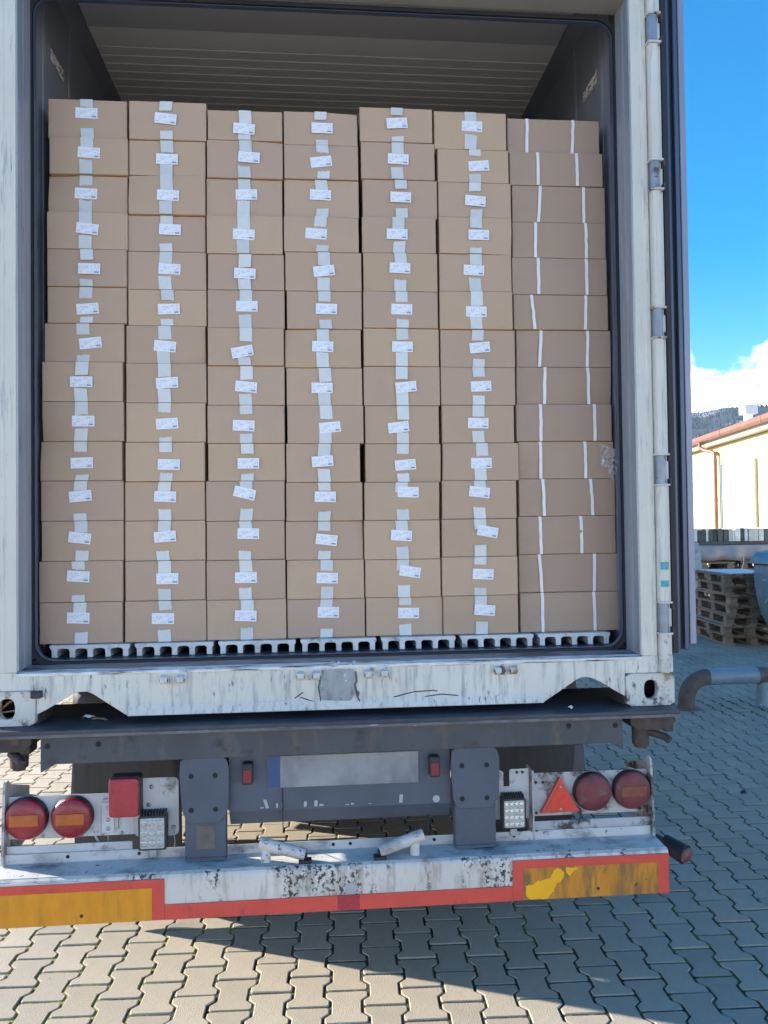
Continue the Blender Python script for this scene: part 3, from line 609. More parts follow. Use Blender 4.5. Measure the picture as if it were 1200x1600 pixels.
# outer shell
for s in (1, -1):
    a, b = (1.126, 1.212) if s > 0 else (-1.212, -1.126)
    cbuild(MB().box(a, b, .157, YL, 1.20, ZT-.06), 'side_wall', m_white)
cbuild(MB().box(-1.21, 1.21, .131, YL, 3.98, ZT-.012), 'roof', m_white)
for s in (1, -1):
    a, b = (1.125, 1.219) if s > 0 else (-1.219, -1.125)
    cbuild(MB().box(a, b, .172, YL, ZB+.02, 1.199), 'bottom_side_rail', m_white)
# warning notices on both side linings
for s, ya, za, tilt in ((-1,.393,3.641,.0),(1,.368,3.615,.0)):
    x = s*1.1092; yb = ya+.162; h = .058
    o = cbuild(MB().box(min(x, x-s*.0012), max(x, x-s*.0012), ya, yb, za-h/2, za+h/2), 'notice', m_notice)
    cbuild(MB().box(min(x-s*.0014, x-s*.0018), max(x-s*.0014, x-s*.0018), ya+.002, yb-.002, za+h/2-.011, za+h/2-.002), 'red_band', mat('notice_red', (.30,.06,.06), .5), parent=o)
# T-floor rails: comb profile with rounded arches
def tbar(x0):
    w = .285; zt, zb, zf = 1.3195, 1.2755, 1.3075; hw = .0095
    webs = [x0+.017+i*.0635 for i in range(5)]; webs = [w_-.0 for w_ in webs]; p = [(x0, zt), (x0, zt-.007)]
    p += [(webs[0]-hw-.006, zt-.010), (webs[0]-hw, zt-.018), (webs[0]-hw, zb), (webs[0]+hw, zb)]
    for i in range(1, 5):
        a, b = webs[i-1]+hw, webs[i]-hw
        p += [(a, zf-.009), (a+.003, zf-.003), (a+.010, zf), (b-.010, zf), (b-.003, zf-.003), (b, zf-.009), (b, zb), (webs[i]+hw, zb)]
    p += [(webs[4]+hw, zt-.018), (webs[4]+hw+.006, zt-.010), (x0+w, zt-.007), (x0+w, zt)]
    return MB().prism(p, .190, 2.2)
for i in range(7):
    cbuild(tbar(-1.053+i*.3037), 'floor_rail', m_alu)
cbuild(MB().box(-1.11, 1.11, .146, YL-.1, 1.263, 1.2745), 'floor_sheet', mat('floor_sheet', (.05,.06,.075), .5, .3))
# door retainer brackets under the sill (pairs of lugs)
def bracket(x, rust):
    m = m_cast if rust else m_rail; z = 1.222
    o = cbuild(MB().prism([(x-.046,z+.022),(x-.046,z-.004),(x-.030,z-.018),(x+.030,z-.018),(x+.046,z-.004),(x+.046,z+.022)], -.006, -.0005), 'keeper_bracket', m, .001)
    for s in (-1, 1):
        cbuild(MB().prism([(-.006,z+.016),(-.026,z+.010),(-.030,z-.006),(-.020,z-.014),(-.006,z-.014)], x+s*.028-.012, x+s*.028+.012, 'x'), 'lug', m, .002, parent=o)
        cbuild(MB().cyl((x+s*.028-.014,-.018,z-.003),(x+s*.028+.014,-.018,z-.003), .005, n=8), 'pin', m_rusty, parent=o)
for x, ru in ((-.578,0),(-.111,1),(.128,1),(.591,1)): bracket(x, ru)
cbuild(MB().box(-1.047,-1.012,-.028,-.0005,1.172,1.196), 'rubber_stop', m_blk, .004)
cbuild(MB().tube([(-1.034,-.012,1.196),(-1.036,-.006,1.235)], .0012, 5).tube([(-1.026,-.012,1.196),(-1.024,-.006,1.228)], .0012, 5), 'wire', m_steel)
# hinge strip on the right post: white flanges and grey pin sleeves
HZ = [3.74, 3.60, 3.045, 2.935, 2.52, 2.415, 1.98, 1.87, 1.47, 1.33]
zs = []
for pyc in ((24,67),(252,296),(482,527),(711,757),(942,989)): zs.append((rayat(1030,pyc[1],Y=-.02).z, rayat(1030,pyc[0],Y=-.02).z))
zs.sort(); z0 = 1.197
def hx(z): return 1.1615
segs = []
for a, b in zs:
    segs.append(('flange', z0, a-.003)); segs.append(('sleeve', a, b)); z0 = b+.003
segs.append(('flange', z0, ZT-.13))
for i, (k, a, b) in enumerate(segs):
    x = hx(a)
    if k == 'flange':
        cbuild(MB().prism([(x,-.020),(x+.004,-.028),(x+.031,-.028),(x+.035,-.020),(x+.035,.004),(x,.004)], a, b, 'z'), 'hinge_flange', m_cast if i == 0 else m_white, .002)
    else:
        o = cbuild(MB().cyl((x+.0175,-.014,a),(x+.0175,-.014,b), .0185, n=20), 'hinge_sleeve', mat('hinge_sleeve', (.26,.30,.35), .45, .4, var=.15, scale=18, layers=[(RUST,20,.62,.7,(1,1,1),3)]) if not bpy.data.materials.get('hinge_sleeve') else bpy.data.materials['hinge_sleeve'])
        for zz in (a-.006, b-.002): cbuild(MB().box(x-.006, x+.044, -.036, .004, zz, zz+.008), 'hinge_washer', m_cast, .002, parent=o)
        for zz in (a-.004, b-.022): cbuild(MB().box(x+.0445, x+.052, -.030, -.006, zz, zz+.026), 'hinge_lug', m_rusty, .002, parent=o)
for pa, pb, t in ((878,890,1),(907,917,0)):
    za, zb = rayat(1036,pb,Y=-.029).z, rayat(1036,pa,Y=-.029).z; x = 1.1615
    o = cbuild(MB().box(x+.003, x+.034, -.0295, -.0284, za, zb), 'decal', m_teal)
    if t:  # torn remains of white print, a slanted stroke and two uprights
        zc = (za+zb)/2
        cbuild(MB().box(x+.0145,x+.0165,-.0302,-.0297,za+.006,zb-.004).prism([(x+.019,za+.006),(x+.021,za+.006),(x+.0255,zb-.004),(x+.0235,zb-.004)],-.0302,-.0297).box(x+.028,x+.030,-.0302,-.0297,za+.010,zb-.010), 'print', m_lets, parent=o)
# right door folded back 270 degrees along the container side
dr = cbuild(MB().box(1.245, 1.318, .06, 1.20, 1.285, 3.93), 'door', m_pale, .004)
for (a, b, ya, yb, za, m, nm) in ((1.224,1.246,.010,.10,1.262,m_rubber,'door_seal'),(1.2465,1.2635,.030,.058,1.275,m_blue,'door_profile'),(1.264,1.279,.044,.058,1.272,m_rubber,'door_seal'),(1.2795,1.296,.028,.058,1.270,m_blue,'door_profile'),(1.2965,1.302,.040,.058,1.285,m_rubber,'door_seal'),(1.3025,1.327,.034,.058,1.290,m_pale,'door_profile')):
    cbuild(MB().box(a, b, ya, yb, za, 3.93), nm, m, .003, parent=dr)
# ================================================================== CARTONS
# per stack, per layer from the top: left x, right x, top y, label x, y, tilt, upper tape x, end y, lower tape x, start y (photo crops, quarter pixels)
D = {}
D[0] = ((50,), [(100,595,57,343,152,2,343,112,350,245),(106,600,305,358,398,4,343,362,340,443),(100,598,533,340,653,3,341,598,336,690),(92,598,768,348,872,7,335,838,333,915),(92,592,1000,360,1122,2,342,1065,343,1188),
 (95,592,1233,350,1372,-4,341,1305,341,1422),(77,577,1460,368,1586,-6,319,1530,320,1662),(62,568,1703,310,1828,1,317,1783,310,1868),(62,575,1952,323,2073,1,312,2038,306,2120),(50,565,2200,314,2334,-1,305,2263,311,2408),
 (55,572,2447,305,2541,-5,308,2503,304,2650),(58,572,2698,301,2802,8,309,2765,313,2883),(42,570,2949,292,3042,5,289,2997,291,3160),(45,568,3206,292,3302,3,304,3268,308,3393)], 3465)
D[1] = ((50,), [(605,1090,80,836,186,6,840,134,842,263),(605,1085,318,845,438,2,842,395,839,470),(600,1083,537,852,664,3,840,628,837,700),(600,1085,783,864,878,2,843,845,841,966),(598,1090,1008,861,1124,3,841,1088,835,1170),
 (600,1092,1247,857,1374,-1,846,1318,847,1436),(588,1085,1474,833,1606,6,829,1560,826,1632),(588,1090,1712,846,1834,-3,829,1795,831,1872),(588,1085,1958,846,2089,-3,832,2015,835,2175),(583,1080,2203,857,2344,2,836,2266,838,2400),
 (580,1083,2448,834,2544,3,832,2508,834,2625),(580,1085,2693,833,2794,-3,831,2758,823,2886),(582,1085,2943,848,3056,1,831,3020,831,3122),(580,1090,3192,820,3305,2,832,3250,831,3378)], 3448)
D[2] = ((300,), [(97,565,138,326,249,5,332,215,327,285),(92,568,323,357,427,4,333,390,330,484),(90,565,557,341,660,-1,325,628,320,700),(90,567,790,325,908,3,323,872,320,942),(98,577,1028,331,1152,3,334,1112,331,1188),
 (97,580,1252,344,1357,1,338,1325,334,1410),(97,575,1490,315,1640,-10,338,1572,331,1675),(97,580,1725,339,1859,6,342,1813,338,1904),(95,580,1970,324,2101,3,338,2028,338,2153),(100,582,2208,353,2337,1,345,2275,345,2404),
 (87,580,2443,330,2522,15,338,2500,337,2622),(90,580,2692,353,2775,2,332,2745,331,2886),(90,585,2936,338,3049,1,335,3012,335,3116),(92,590,3183,337,3288,4,346,3255,343,3365)], 3433)
D[3] = ((300,), [(572,1035,138,813,245,1,804,190,812,320),(575,1040,348,807,455,-7,812,395,820,515),(575,1043,560,803,662,3,806,630,812,748),(573,1043,795,776,904,4,806,856,811,975),(582,1060,1018,825,1136,-6,825,1100,821,1178),
 (592,1062,1260,840,1373,2,828,1325,837,1440),(580,1057,1495,817,1608,3,817,1575,818,1645),(590,1065,1735,813,1866,1,830,1825,829,1897),(595,1073,1970,862,2112,-5,836,2070,833,2140),(588,1052,2208,816,2324,-3,830,2290,829,2372),
 (587,1067,2449,833,2545,2,826,2506,824,2640),(585,1070,2691,841,2813,8,826,2757,824,2885),(592,1077,2932,845,3052,3,843,3005,842,3108),(595,1082,3177,852,3266,2,842,3232,838,3370)], 3418)
D[4] = ((550,), [(47,503,117,280,214,-3,281,162,284,298),(55,518,330,288,438,3,284,405,284,490),(65,533,560,304,676,2,304,620,310,745),(62,525,798,281,906,2,291,875,291,953),(70,535,1023,299,1118,3,301,1085,299,1193),
 (70,538,1262,310,1375,2,309,1327,316,1440),(72,545,1490,314,1609,1,312,1565,310,1645),(72,550,1725,337,1860,-5,311,1810,315,1890),(80,545,1970,290,2111,-6,317,2062,317,2145),(82,557,2207,333,2346,-4,319,2277,323,2400),
 (77,548,2448,350,2516,3,311,2515,320,2626),(75,550,2685,308,2787,5,308,2755,318,2858),(82,555,2928,362,3012,10,320,3000,323,3098),(87,567,3165,353,3270,2,333,3220,334,3342)], 3405)
D[5] = ((550,), [(512,965,137,748,234,2,738,205,737,284),(535,980,373,790,481,-4,767,415,769,532),(540,995,580,769,699,5,768,638,773,752),(545,1000,800,790,911,1,773,866,773,992),(545,998,1028,760,1132,3,772,1095,771,1182),
 (547,1005,1262,775,1390,1,780,1350,777,1422),(552,1020,1498,797,1614,-5,787,1568,789,1686),(555,1022,1733,805,1856,-2,788,1795,791,1915),(562,1015,1970,787,2086,2,790,2043,790,2135),(567,1043,2205,807,2335,1,810,2287,804,2368),
 (562,1030,2440,795,2516,8,796,2490,799,2613),(562,1030,2680,846,2762,12,798,2745,801,2848),(562,1037,2915,818,3028,4,803,2967,800,3115),(570,1040,3157,828,3252,6,806,3218,808,3325)], 3397)
D[6] = ((760,), [(130,705,165,252,251,539,532),(145,727,385,319,322,560,566),(160,742,595,335,323,605,606),(163,745,825,307,305,617,622),(160,755,1050,322,325,622,627),
 (170,762,1280,280,302,620,616),(187,778,1500,341,330,630,627),(187,782,1733,365,360,631,638),(187,785,1968,336,339,673,676),(200,797,2201,335,338,615,618),(203,807,2437,351,360,650,663),(200,810,2672,333,341,588,594),(203,820,2911,329,346,674,671),(210,830,3152,347,351,670,678)], 3388)
YB = .225
def W2(off, cx, cy, Y): return rayat(off+cx/4, 140+cy/4, Y=Y)
lab_me = MB().box(-.0405,.0405,-.0003,.0003,-.0202,.0202).mesh('label', m_label)
rb = random.Random(12)
def carton_mesh(w, h, d, m, rg):
    """closed carton seen from its end: slightly bulged front, rolled edges; local origin = bottom centre of the front face"""
    nx, nz = 8, 5; b = .0014; mb = MB(); vs = []
    bul = rg.uniform(-.003, .006); dn = rg.random(); dx, dz = rg.choice((-1,1)), rg.choice((0,1))
    for j in range(nz+1):
        for i in range(nx+1):
            u, v = i/nx, j/nz; x = -w/2+b+(w-2*b)*u; z = b+(h-2*b)*v
            y = -bul*math.sin(math.pi*u)*math.sin(math.pi*v)+.0012*noise.noise(Vector((u*4, v*3, rg.seedv)))
            if dn < .24:   # crushed corner
                q = math.hypot((u-(1 if dx > 0 else 0))*2.4, (v-dz)*1.6); y += .012*max(0, 1-q)
            vs.append((x, y, z))
    mb.add(vs, [(j*(nx+1)+i, j*(nx+1)+i+1, (j+1)*(nx+1)+i+1, (j+1)*(nx+1)+i) for j in range(nz) for i in range(nx)], True)
    per = [j for j in range(nx+1)]+[(k)*(nx+1)+nx for k in range(1, nz+1)]+[nz*(nx+1)+i for i in range(nx-1, -1, -1)]+[k*(nx+1) for k in range(nz-1, 0, -1)]
    n = len(per); base = len(mb.v)
    r1 = []
    for k in per:
        x, y, z = vs[k]; X = w/2*(1 if x > 0 else -1) if abs(abs(x)-(w/2-b)) < 1e-5 else x
        Z = (h if z > h/2 else 0) if (abs(z-b) < 1e-5 or abs(z-(h-b)) < 1e-5) else z
        r1.append((X, y+.0022, Z))
    # long sides bow a little so the gaps between stacks vary
    bow = rg.uniform(-.002, .002)
    r2 = [(X*(1+bow), .06, Z) for X, y, Z in r1]; r3 = [(X, d, Z) for X, y, Z in r1]
    allv = [vs[k] for k in per]+r1+r2+r3; o = len(mb.v); mb.v += allv
    for q in range(3):
        for i in range(n): mb.f.append((o+q*n+i, o+q*n+(i+1)%n, o+(q+1)*n+(i+1)%n, o+(q+1)*n+i))
    mb.f.append(tuple(o+3*n+i for i in range(n-1, -1, -1)))
    return mb.mesh('carton', m)
def tape_mesh(x, z0, z1, torn_up, rg, y=-.0045):
    """strip of tape on the front face, torn edge at one end"""
    w = .0235; n = 8; lean = rg.uniform(-.004,.004); e0 = [(x-w+2*w*i/n) for i in range(n+1)]; amp = rg.choice((.0015,.003,.005)); sl = rg.uniform(-.004,.004)
    tz = [(z1 if torn_up else z0)+(amp*(i%2)*(rg.random()*.7+.3)+sl*(i/n-.5))*(1 if torn_up else -1) for i in range(n+1)]
    fz = z0 if torn_up else z1
    vs = []
    for i in range(n+1): vs += [(e0[i], 0, fz), (e0[i]+lean, 0, tz[i])]
    mb = MB(); mb.add([(a, y, c) for a, b, c in vs]+[(a, y+.0003, c) for a, b, c in vs], [(2*i, 2*i+2, 2*i+3, 2*i+1) for i in range(n)]+[(2*n+2+2*i, 2*n+3+2*i, 2*n+5+2*i, 2*n+4+2*i) for i in range(n)]+[(0,2*n+2,2*n+3,1),(2*n,2*n+1,4*n+3,4*n+2)]+[(2*i+1,2*i+3,2*n+5+2*i,2*n+3+2*i) for i in range(n)]+[(2*i,2*n+2+2*i,2*n+4+2*i,2*i+2) for i in range(n)])
    return mb.mesh('tape', m_tape)
STK = ['first stack from the left','second stack from the left','third stack from the left','middle stack','third stack from the right','second stack from the right','rightmost stack']
LAY = ['topmost carton','second carton from the top','third carton from the top','fourth carton from the top','fifth carton from the top','sixth carton from the top','seventh carton from the top','seventh carton from the bottom','sixth carton from the bottom','fifth carton from the bottom','fourth carton from the bottom','third carton from the bottom','second carton from the bottom','lowest carton']
Z0 = 1.3205
for s in range(7):
    off, rows, yb = D[s]; off = off[0]
    cx0 = 545 if s < 6 else 252
    def zof(yc, xc, Y): return W2(off, xc, yc, Y).z
    mid = [(r[0]+r[1])/2 if s < 6 else r[3] for r in rows]
    zt = [zof(rows[i][2], (rows[i][6] if s < 6 else rows[i][3]), YB) for i in range(14)]+[zof(yb, 310 if s in (0,2,4) else 830, YB)]
    # scale the heights so the stack stands on the floor
    zb_ = zt[-1]; zt = [Z0+(z-zb_)*(zt[0]-Z0)/(zt[0]-zb_) for z in zt]
    for i in range(14):
        r = rows[i]; rg = random.Random(s*100+i); rg.seedv = s*3.1+i*.77
        Y = YB+rg.uniform(-.007,.009)+(.012 if s == 6 else 0); k = (Y-CAM.y)/(YB-CAM.y)
        xl, xr = W2(off, r[0], r[2]+120, Y).x, W2(off, r[1], r[2]+120, Y).x
        w = xr-xl-.002; z0_, z1_ = zt[i+1]+.0006, zt[i]-.0006; h = z1_-z0_; xc = (xl+xr)/2
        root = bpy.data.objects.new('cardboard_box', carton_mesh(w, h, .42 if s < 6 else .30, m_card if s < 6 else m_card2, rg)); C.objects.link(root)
        root.location = (xc, Y, z0_); root.rotation_euler = (0, 0, rg.gauss(0,.006))
        extra = ''
        if s < 6:
            tl = r[5]; extra = 'label tilted left' if tl <= -5 else 'label tilted right' if tl >= 6 else ''
        tag(root, ('taped ' if s < 6 else 'strapped ')+LAY[i]+' in the '+STK[s]+(', '+extra if extra else ''), 'carton', 'cartons stacked in the container')
        def put(nm, me, loc=(0,0,0), rot=(0,0,0)):
            o = bpy.data.objects.new(nm, me); C.objects.link(o); o.parent = root; o.location = loc; o.rotation_euler = rot; return o
        if s < 6:
            lp = W2(off, r[3], r[4], Y); lz = max(z0_+.028, min(z1_-.026, lp.z))
            put('label', lab_me, (lp.x-xc, -.0060, lz-z0_), (0, R(r[5]*.95)-.012, 0))
            tz = W2(off, r[6], r[7], Y).z-z0_; bz = W2(off, r[8], r[9], Y).z-z0_
            tz = min(tz, h-.015); bz = max(bz, .015)
            put('tape', tape_mesh(W2(off, r[6], r[7], Y).x-xc, tz, h-.0005, False, rg, -.0048))
            put('tape', tape_mesh(W2(off, r[8], r[9], Y).x-xc, .0005, bz, True, rg, -.0048))
        else:
            for a, b in ((r[3], r[4]), (r[5], r[6])):
                xa = W2(off, a, r[2], Y).x-xc; xb = W2(off, b, r[2]+220, Y).x-xc; ww = .0060; mb = MB()
                vs = []; n = 6
                for q in range(n+1):
                    t = q/n; x = xa+(xb-xa)*t+.0018*math.sin(math.pi*t)*rg.uniform(-.5,1); z = h+.0003-(h+.0)*t; y_ = -.0052+(.004 if q == 0 else 0)
                    vs += [(x-ww, y_, z), (x+ww, y_, z), (x+ww, y_+.0007, z), (x-ww, y_+.0007, z)]
                mb.add(vs, [(q*4+c, q*4+(c+1)%4, q*4+4+(c+1)%4, q*4+4+c) for q in range(n) for c in range(4)])
                put('strap', mb.mesh('strap', m_strap))
# the rest of the load behind the visible wall of cartons, too hidden to count
fb = MB(); rk = random.Random(31)
for s_ in range(7):
    for q in range(8):
        for k in range(14):
            if q > 0 and k < 12: continue
            x = -.955+s_*.311+rk.gauss(0,.002); y = .662+q*.43; top = 3.345+rk.uniform(-.02,.015) if k == 13 else None
            z0q = 1.3205+k*.1440; fb.box(x-.150, x+.150, y, y+.415, z0q+.001, z0q+.1425+(.006*rk.random() if k == 13 else 0))
tag(fb.build('packed_cartons', m_card, loc=(0,.66,1.3205)), 'cartons packed tightly behind the front wall of boxes', 'cartons', kind='stuff')
# loose stretch film hanging beside the right stack
fm = MB(); fv = []
nf = 10
for j in range(nf+1):
    for i in range(7):
        a = rayat(940+i*4.2, 693+j*5.0+i*1.6, Y=.195); fv.append((min(a.x,1.105), .205-.016*noise.noise(Vector((i*.8, j*.9, 1))), a.z))
fm.add(fv, [(j*7+i, j*7+i+1, (j+1)*7+i+1, (j+1)*7+i) for j in range(nf) for i in range(6) if not (i < 3 and j > 6)], True)
tag(fm.build('stretch_film', m_film, loc=tuple(fv[0])), 'crumpled clear film caught between the right stack and the container wall', 'film')

# ================================================================== TRAILER
tr = empty('container_trailer', (0, 0, 0), 'black container trailer chassis with white rear bumper and red lamps', 'trailer')
def tb(mb, name, m, bevel=0, parent=None): return mb.build(name, m, parent or tr, bevel)
# rear bolster: top plate with wavy worn lip, C-beam face with end gussets
tpv = MB(); e = []; n = 60
for i in range(n+1):
    x = -1.205+2.41*i/n; e.append((x, -.078+.004*noise.noise(Vector((x*3,0,0)))+.003*noise.noise(Vector((x*11,1,0)))))
tpv.prism(e+[(1.205,.34),(-1.205,.34)], 1.050, 1.0755, 'z'); tb(tpv, 'bolster_plate', m_chat, .003)
fp = [(-1.005,1.0495),(-1.005,.930),(-.955,.957),(.955,.960),(1.003,.935),(1.003,1.0495)]
tb(MB().prism(fp, -.052, -.040), 'bolster_face', m_cham, .002)
tb(MB().box(-1.0,1.0,-.0395,.30,.958,.966), 'bolster_floor', m_cham)
for x in (-1.0, .816+.0, .99, -.814): pass
for (x, z) in ((-1.0+.018,1.018),(-.816,1.020),(.805,1.026),(.975,1.022)):
    tb(MB().cyl((x,-.0535,z),(x,-.0505,z), .0095, n=14), 'bolt_hole', m_dark)
tb(MB().prism([(-1.204,-.0805),(1.204,-.0835),(1.204,-.0785),(-1.204,-.0755)], 1.052, 1.062, 'z'), 'worn_edge', mat('worn_edge', (.12,.13,.15), .45, .3, var=.3, scale=20, layers=[((.35,.36,.38),18,.62,.7,(.6,4,4),4)]))
# litter on the plate
for (a, b, w, lb, nm) in ((140,1122,.028,'scrap of pale foil lying on the trailer plate left of the rail','foil_scrap'),(892,1107,.016,'small white scrap on the trailer plate under the right arch','paper_scrap')):
    p = rayat(a, b, Z=1.078); m = MB(); q = random.Random(int(a)); vs = [(p.x+w*math.cos(t)*q.uniform(.4,1), p.y+w*.6*math.sin(t)*q.uniform(.4,1), 1.0765+q.uniform(0,.012)) for t in [k*.785 for k in range(8)]]+[(p.x,p.y,1.090)]
    m.add(vs, [(k,(k+1)%8,8) for k in range(8)]); tag(m.build(nm, m_paper, loc=(p.x,p.y,1.0755)), lb, 'scrap')
tw = rayat(155,1124,Z=1.078); tag(MB().tube([(tw.x-.02,tw.y+.02,1.080),(tw.x,tw.y,1.082),(tw.x+.03,tw.y-.012,1.079)], .003, 5).tube([(tw.x-.025,tw.y,1.080),(tw.x+.02,tw.y-.004,1.083)], .0025, 5).build('twig', m_wood, loc=(tw.x,tw.y,1.0755)), 'short brown twigs beside the foil scrap on the trailer plate', 'twig')
# twist locks
for s in (-1, 1):
    x = s*1.130
    o = tb(MB().prism([(x-.085,1.0495),(x-.085,1.015),(x-.06,.992),(x+.06,.992),(x+.085,1.02),(x+.085,1.0495)], -.02, .17), 'twist_lock', m_rusty, .004)
    tb(MB().cyl((x-.02*s,.05,.991),(x-.02*s,.05,.925), .032, .030, 20), 'lock_nut', m_rusty, parent=o)
    tb(MB().cyl((x-.02*s,.05,.9245),(x-.02*s,.05,.915), .024, n=6), 'lock_shaft', m_rusty, parent=o)
    tb(MB().tube([(x+.0,.03,.975),(x+.045,-.015,.965),(x+.055,-.03,.955)], .014, 10), 'lock_handle', m_rusty, parent=o)
    tb(MB().box(x+.045,x+.078,-.015,.06,.982,1.012), 'lock_block', m_rusty, .004, parent=o)
tb(MB().tube([(-1.19,.05,.985),(-1.21,.02,.960),(-1.19,.0,.945),(-1.165,.0,.955)], .006, 8), 'shackle', m_rusty)
# frame rails, cross members, underrun hangers
for s in (-1, 1):
    tb(MB().box(s*.47-.07, s*.47+.07, .36, 11.5, 1.030, 1.046).box(s*.47-.006, s*.47+.006, .36, 11.5, .781, 1.0295).box(s*.47-.07, s*.47+.07, .36, 11.5, .765, .7805), 'frame_rail', m_cham)
for s in (-1, 1): tb(MB().box(min(s*1.10,s*1.045), max(s*1.10,s*1.045), .885, 11.4, .850, 1.072), 'outer_rail', m_outer, .004)
for y in (1.0, 2.1, 3.4, 5.0, 7.0): tb(MB().box(-.40, .40, y, y+.08, .80, .95), 'cross_member', m_cham)
def hanger(s, x0, x1, zl, zp):
    a, b = (x0, x1)
    tb(MB().box(a+.012, b-.010, -.030, .021, .6035, .962), 'hanger', m_bent, .004)
    o = tb(MB().prism([(a,.950),(a-.004,.90),(a+.004,.78),(a+.016,.752),(a+.026,zp),(b-.03,zp),(b-.006,zp+.03),(b+.002,zp+.06),(b+.004,.92),(b-.004,.948),(b-.02,.962),(a+.02,.962)], -.042, -.0305), 'hanger_plate', m_bent, .004)
    for hx_ in (a+.036, b-.043):
        for hz in (.897, .782): tb(MB().cyl((hx_,-.0432,hz),(hx_,-.0415,hz), .0088, n=14), 'bolt_hole', m_dark, parent=o)
    tb(MB().prism([(a+.010,.612),(a+.022,.604),(b-.020,.608),(b-.008,.614),(b-.010,.6165),(a+.012,.6165)], -.0345, -.0305), 'hanger_foot', m_bent)
hanger(-1, -.548, -.388, 0, .735); hanger(1, .386, .553, 0, .745)
tb(MB().box(-.498,-.435,-.0315,-.0302,.645,.725), 'type_plate', mat('type_plate', (.12,.12,.11), .5, .3, var=.2, scale=30))
# plate panel between the hangers, folded inwards at the foot
tb(MB().prism([(-.012,.957),(.0,.957),(.0,.770),(.035,.722),(.035,.708),(.028,.704),(-.012,.760)], -.388, .385, 'x'), 'number_plate_panel', m_bent)
tb(MB().box(-.388,.385,.0005,.03,.952,.957), 'panel_top', m_cham)
lp = tb(MB().box(-.257,.272,-.0185,-.0125,.838,.948), 'number_plate', m_lp, .002)
tb(MB().box(-.2555,-.212,-.0195,-.0186,.8395,.9465), 'blue_band', m_lpb, parent=lp)
for s, x in ((-1,-.322),(1,.325)):
    o = tb(MB().box(x-.018, x+.018, -.055, -.0125, .862, .935), 'plate_lamp', m_blk, .006)
    tb(MB().box(x-.014, x+.014, -.0585, -.0553, .872, .915), 'lamp_lens', m_dim, .003, parent=o)
# remains of white lettering on the folded foot and a round white dot
LZ = .768
def stroke(pts):
    tb(MB().prism(pts, -.0136, -.0128), 'letter_fragment', m_lets)
for x, w, sl, h in ((-.257,.0055,-.010,.030),(-.224,.003,0,.016),(-.205,.002,0,.018),(-.127,.005,.001,.018),(-.090,.0055,.001,.020),(.208,.006,.002,.028)):
    stroke([(x-w,LZ),(x+w,LZ),(x+w+sl,LZ+h),(x-w+sl,LZ+h)])
for x, w, h in ((-.275,.007,.004),(-.070,.009,.006),(.02,.008,.003),(.038,.006,.005),(.10,.006,.002)):
    stroke([(x-w,LZ),(x+w,LZ+.001),(x+w*.6,LZ+h),(x-w*.7,LZ+h*1.3)])
tb(MB().cyl((.334,-.0135,.776),(.334,-.0122,.776), .0125, n=20), 'white_dot', m_lets)
tb(MB().tube([(-.205,-.016,.838),(-.204,-.016,.70),(-.206,.05,.66)], .0018, 5).tube([(.31,.02,.73),(.315,.05,.63)], .004, 6), 'cable', m_blk)
# bumper beam
bx0, bx1 = -1.158, 1.141
tb(MB().prism([(-.100,.447),(-.100,.583),(-.096,.592),(-.086,.597),(.022,.601),(.022,.593),(-.078,.588),(-.088,.576),(-.088,.447)], bx0, bx1, 'x'), 'bumper_face', m_bump, .002)
tb(MB().prism([(-.0850,.5975),(.0215,.6013),(.0215,.6023),(-.0850,.5985)], bx0+.004, bx1-.004, 'x'), 'bumper_top', m_bumpt)
tb(MB().box(bx0+.01,bx1-.01,.0225,.028,.575,.634), 'rear_flange', m_bumpt, .002)
for x in (-.94,-.70,-.235,-.03,.03,.33,.47,.62,-.42): tb(MB().cyl((x,.0207,.620),(x,.0223,.620), .006, n=10), 'flange_hole', m_dark)
def board(x0, x1, z0, z1, m, patch=False):
    o = tb(MB().box(x0, x1, -.1045, -.1003, z0, z1), 'marker_board', m_refr, .001)
    a = tb(MB().box(x0+.036, x1-.040, -.1053, -.1047, z0+.001, z1-.028), 'amber_field', m, parent=o)
    tb(MB().cyl((x0+.30,-.1060,z0+.028),(x0+.30,-.1055,z0+.028), .006, n=8), 'blemish', m_blk, parent=o)
    return o
b1 = board(-1.158, -.592, .4475, .582, m_refo); b2 = board(.583, 1.139, .4475, .584, m_refd)
pt = MB(); r = random.Random(2)
def ragged(p, k=4, amp=.0035):
    out = []
    for i in range(len(p)):
        a, b = p[i], p[(i+1)%len(p)]
        for q in range(k): t = q/k; out.append((a[0]+(b[0]-a[0])*t+r.uniform(-amp,amp), max(.4495, a[1]+(b[1]-a[1])*t+r.uniform(-amp,amp))))
    return out
blob = [(.642,.452),(.72,.450),(.735,.475),(.752,.500),(.785,.510),(.798,.536),(.765,.545),(.752,.553),(.735,.530),(.715,.515),(.685,.512),(.660,.498),(.640,.495)]
blob = [(.632,.452),(.70,.450),(.722,.472),(.738,.500),(.757,.512),(.762,.535),(.748,.550),(.728,.548),(.716,.525),(.690,.514),(.665,.512),(.645,.500),(.628,.497)]; tb(MB().prism(ragged(blob), -.1062, -.1056), 'fresh_patch', m_yel, parent=b2)
tb(MB().prism(ragged([(.772,.552),(.806,.555),(.812,.546),(.796,.540),(.782,.524),(.768,.538)]), -.1062, -.1056), 'fresh_patch', m_yel, parent=b2)
tb(MB().box(-.5915,.5825,-.1045,-.1003,.4475,.497), 'red_strip', m_refr)
tb(MB().box(-.020,.055,-.1050,-.1046,.4478,.4968), 'strip_joint', m_lensr)
tb(MB().cyl((.025,-.1012,.515),(.025,-.1000,.515), .021, n=24), 'white_disc', m_lets)
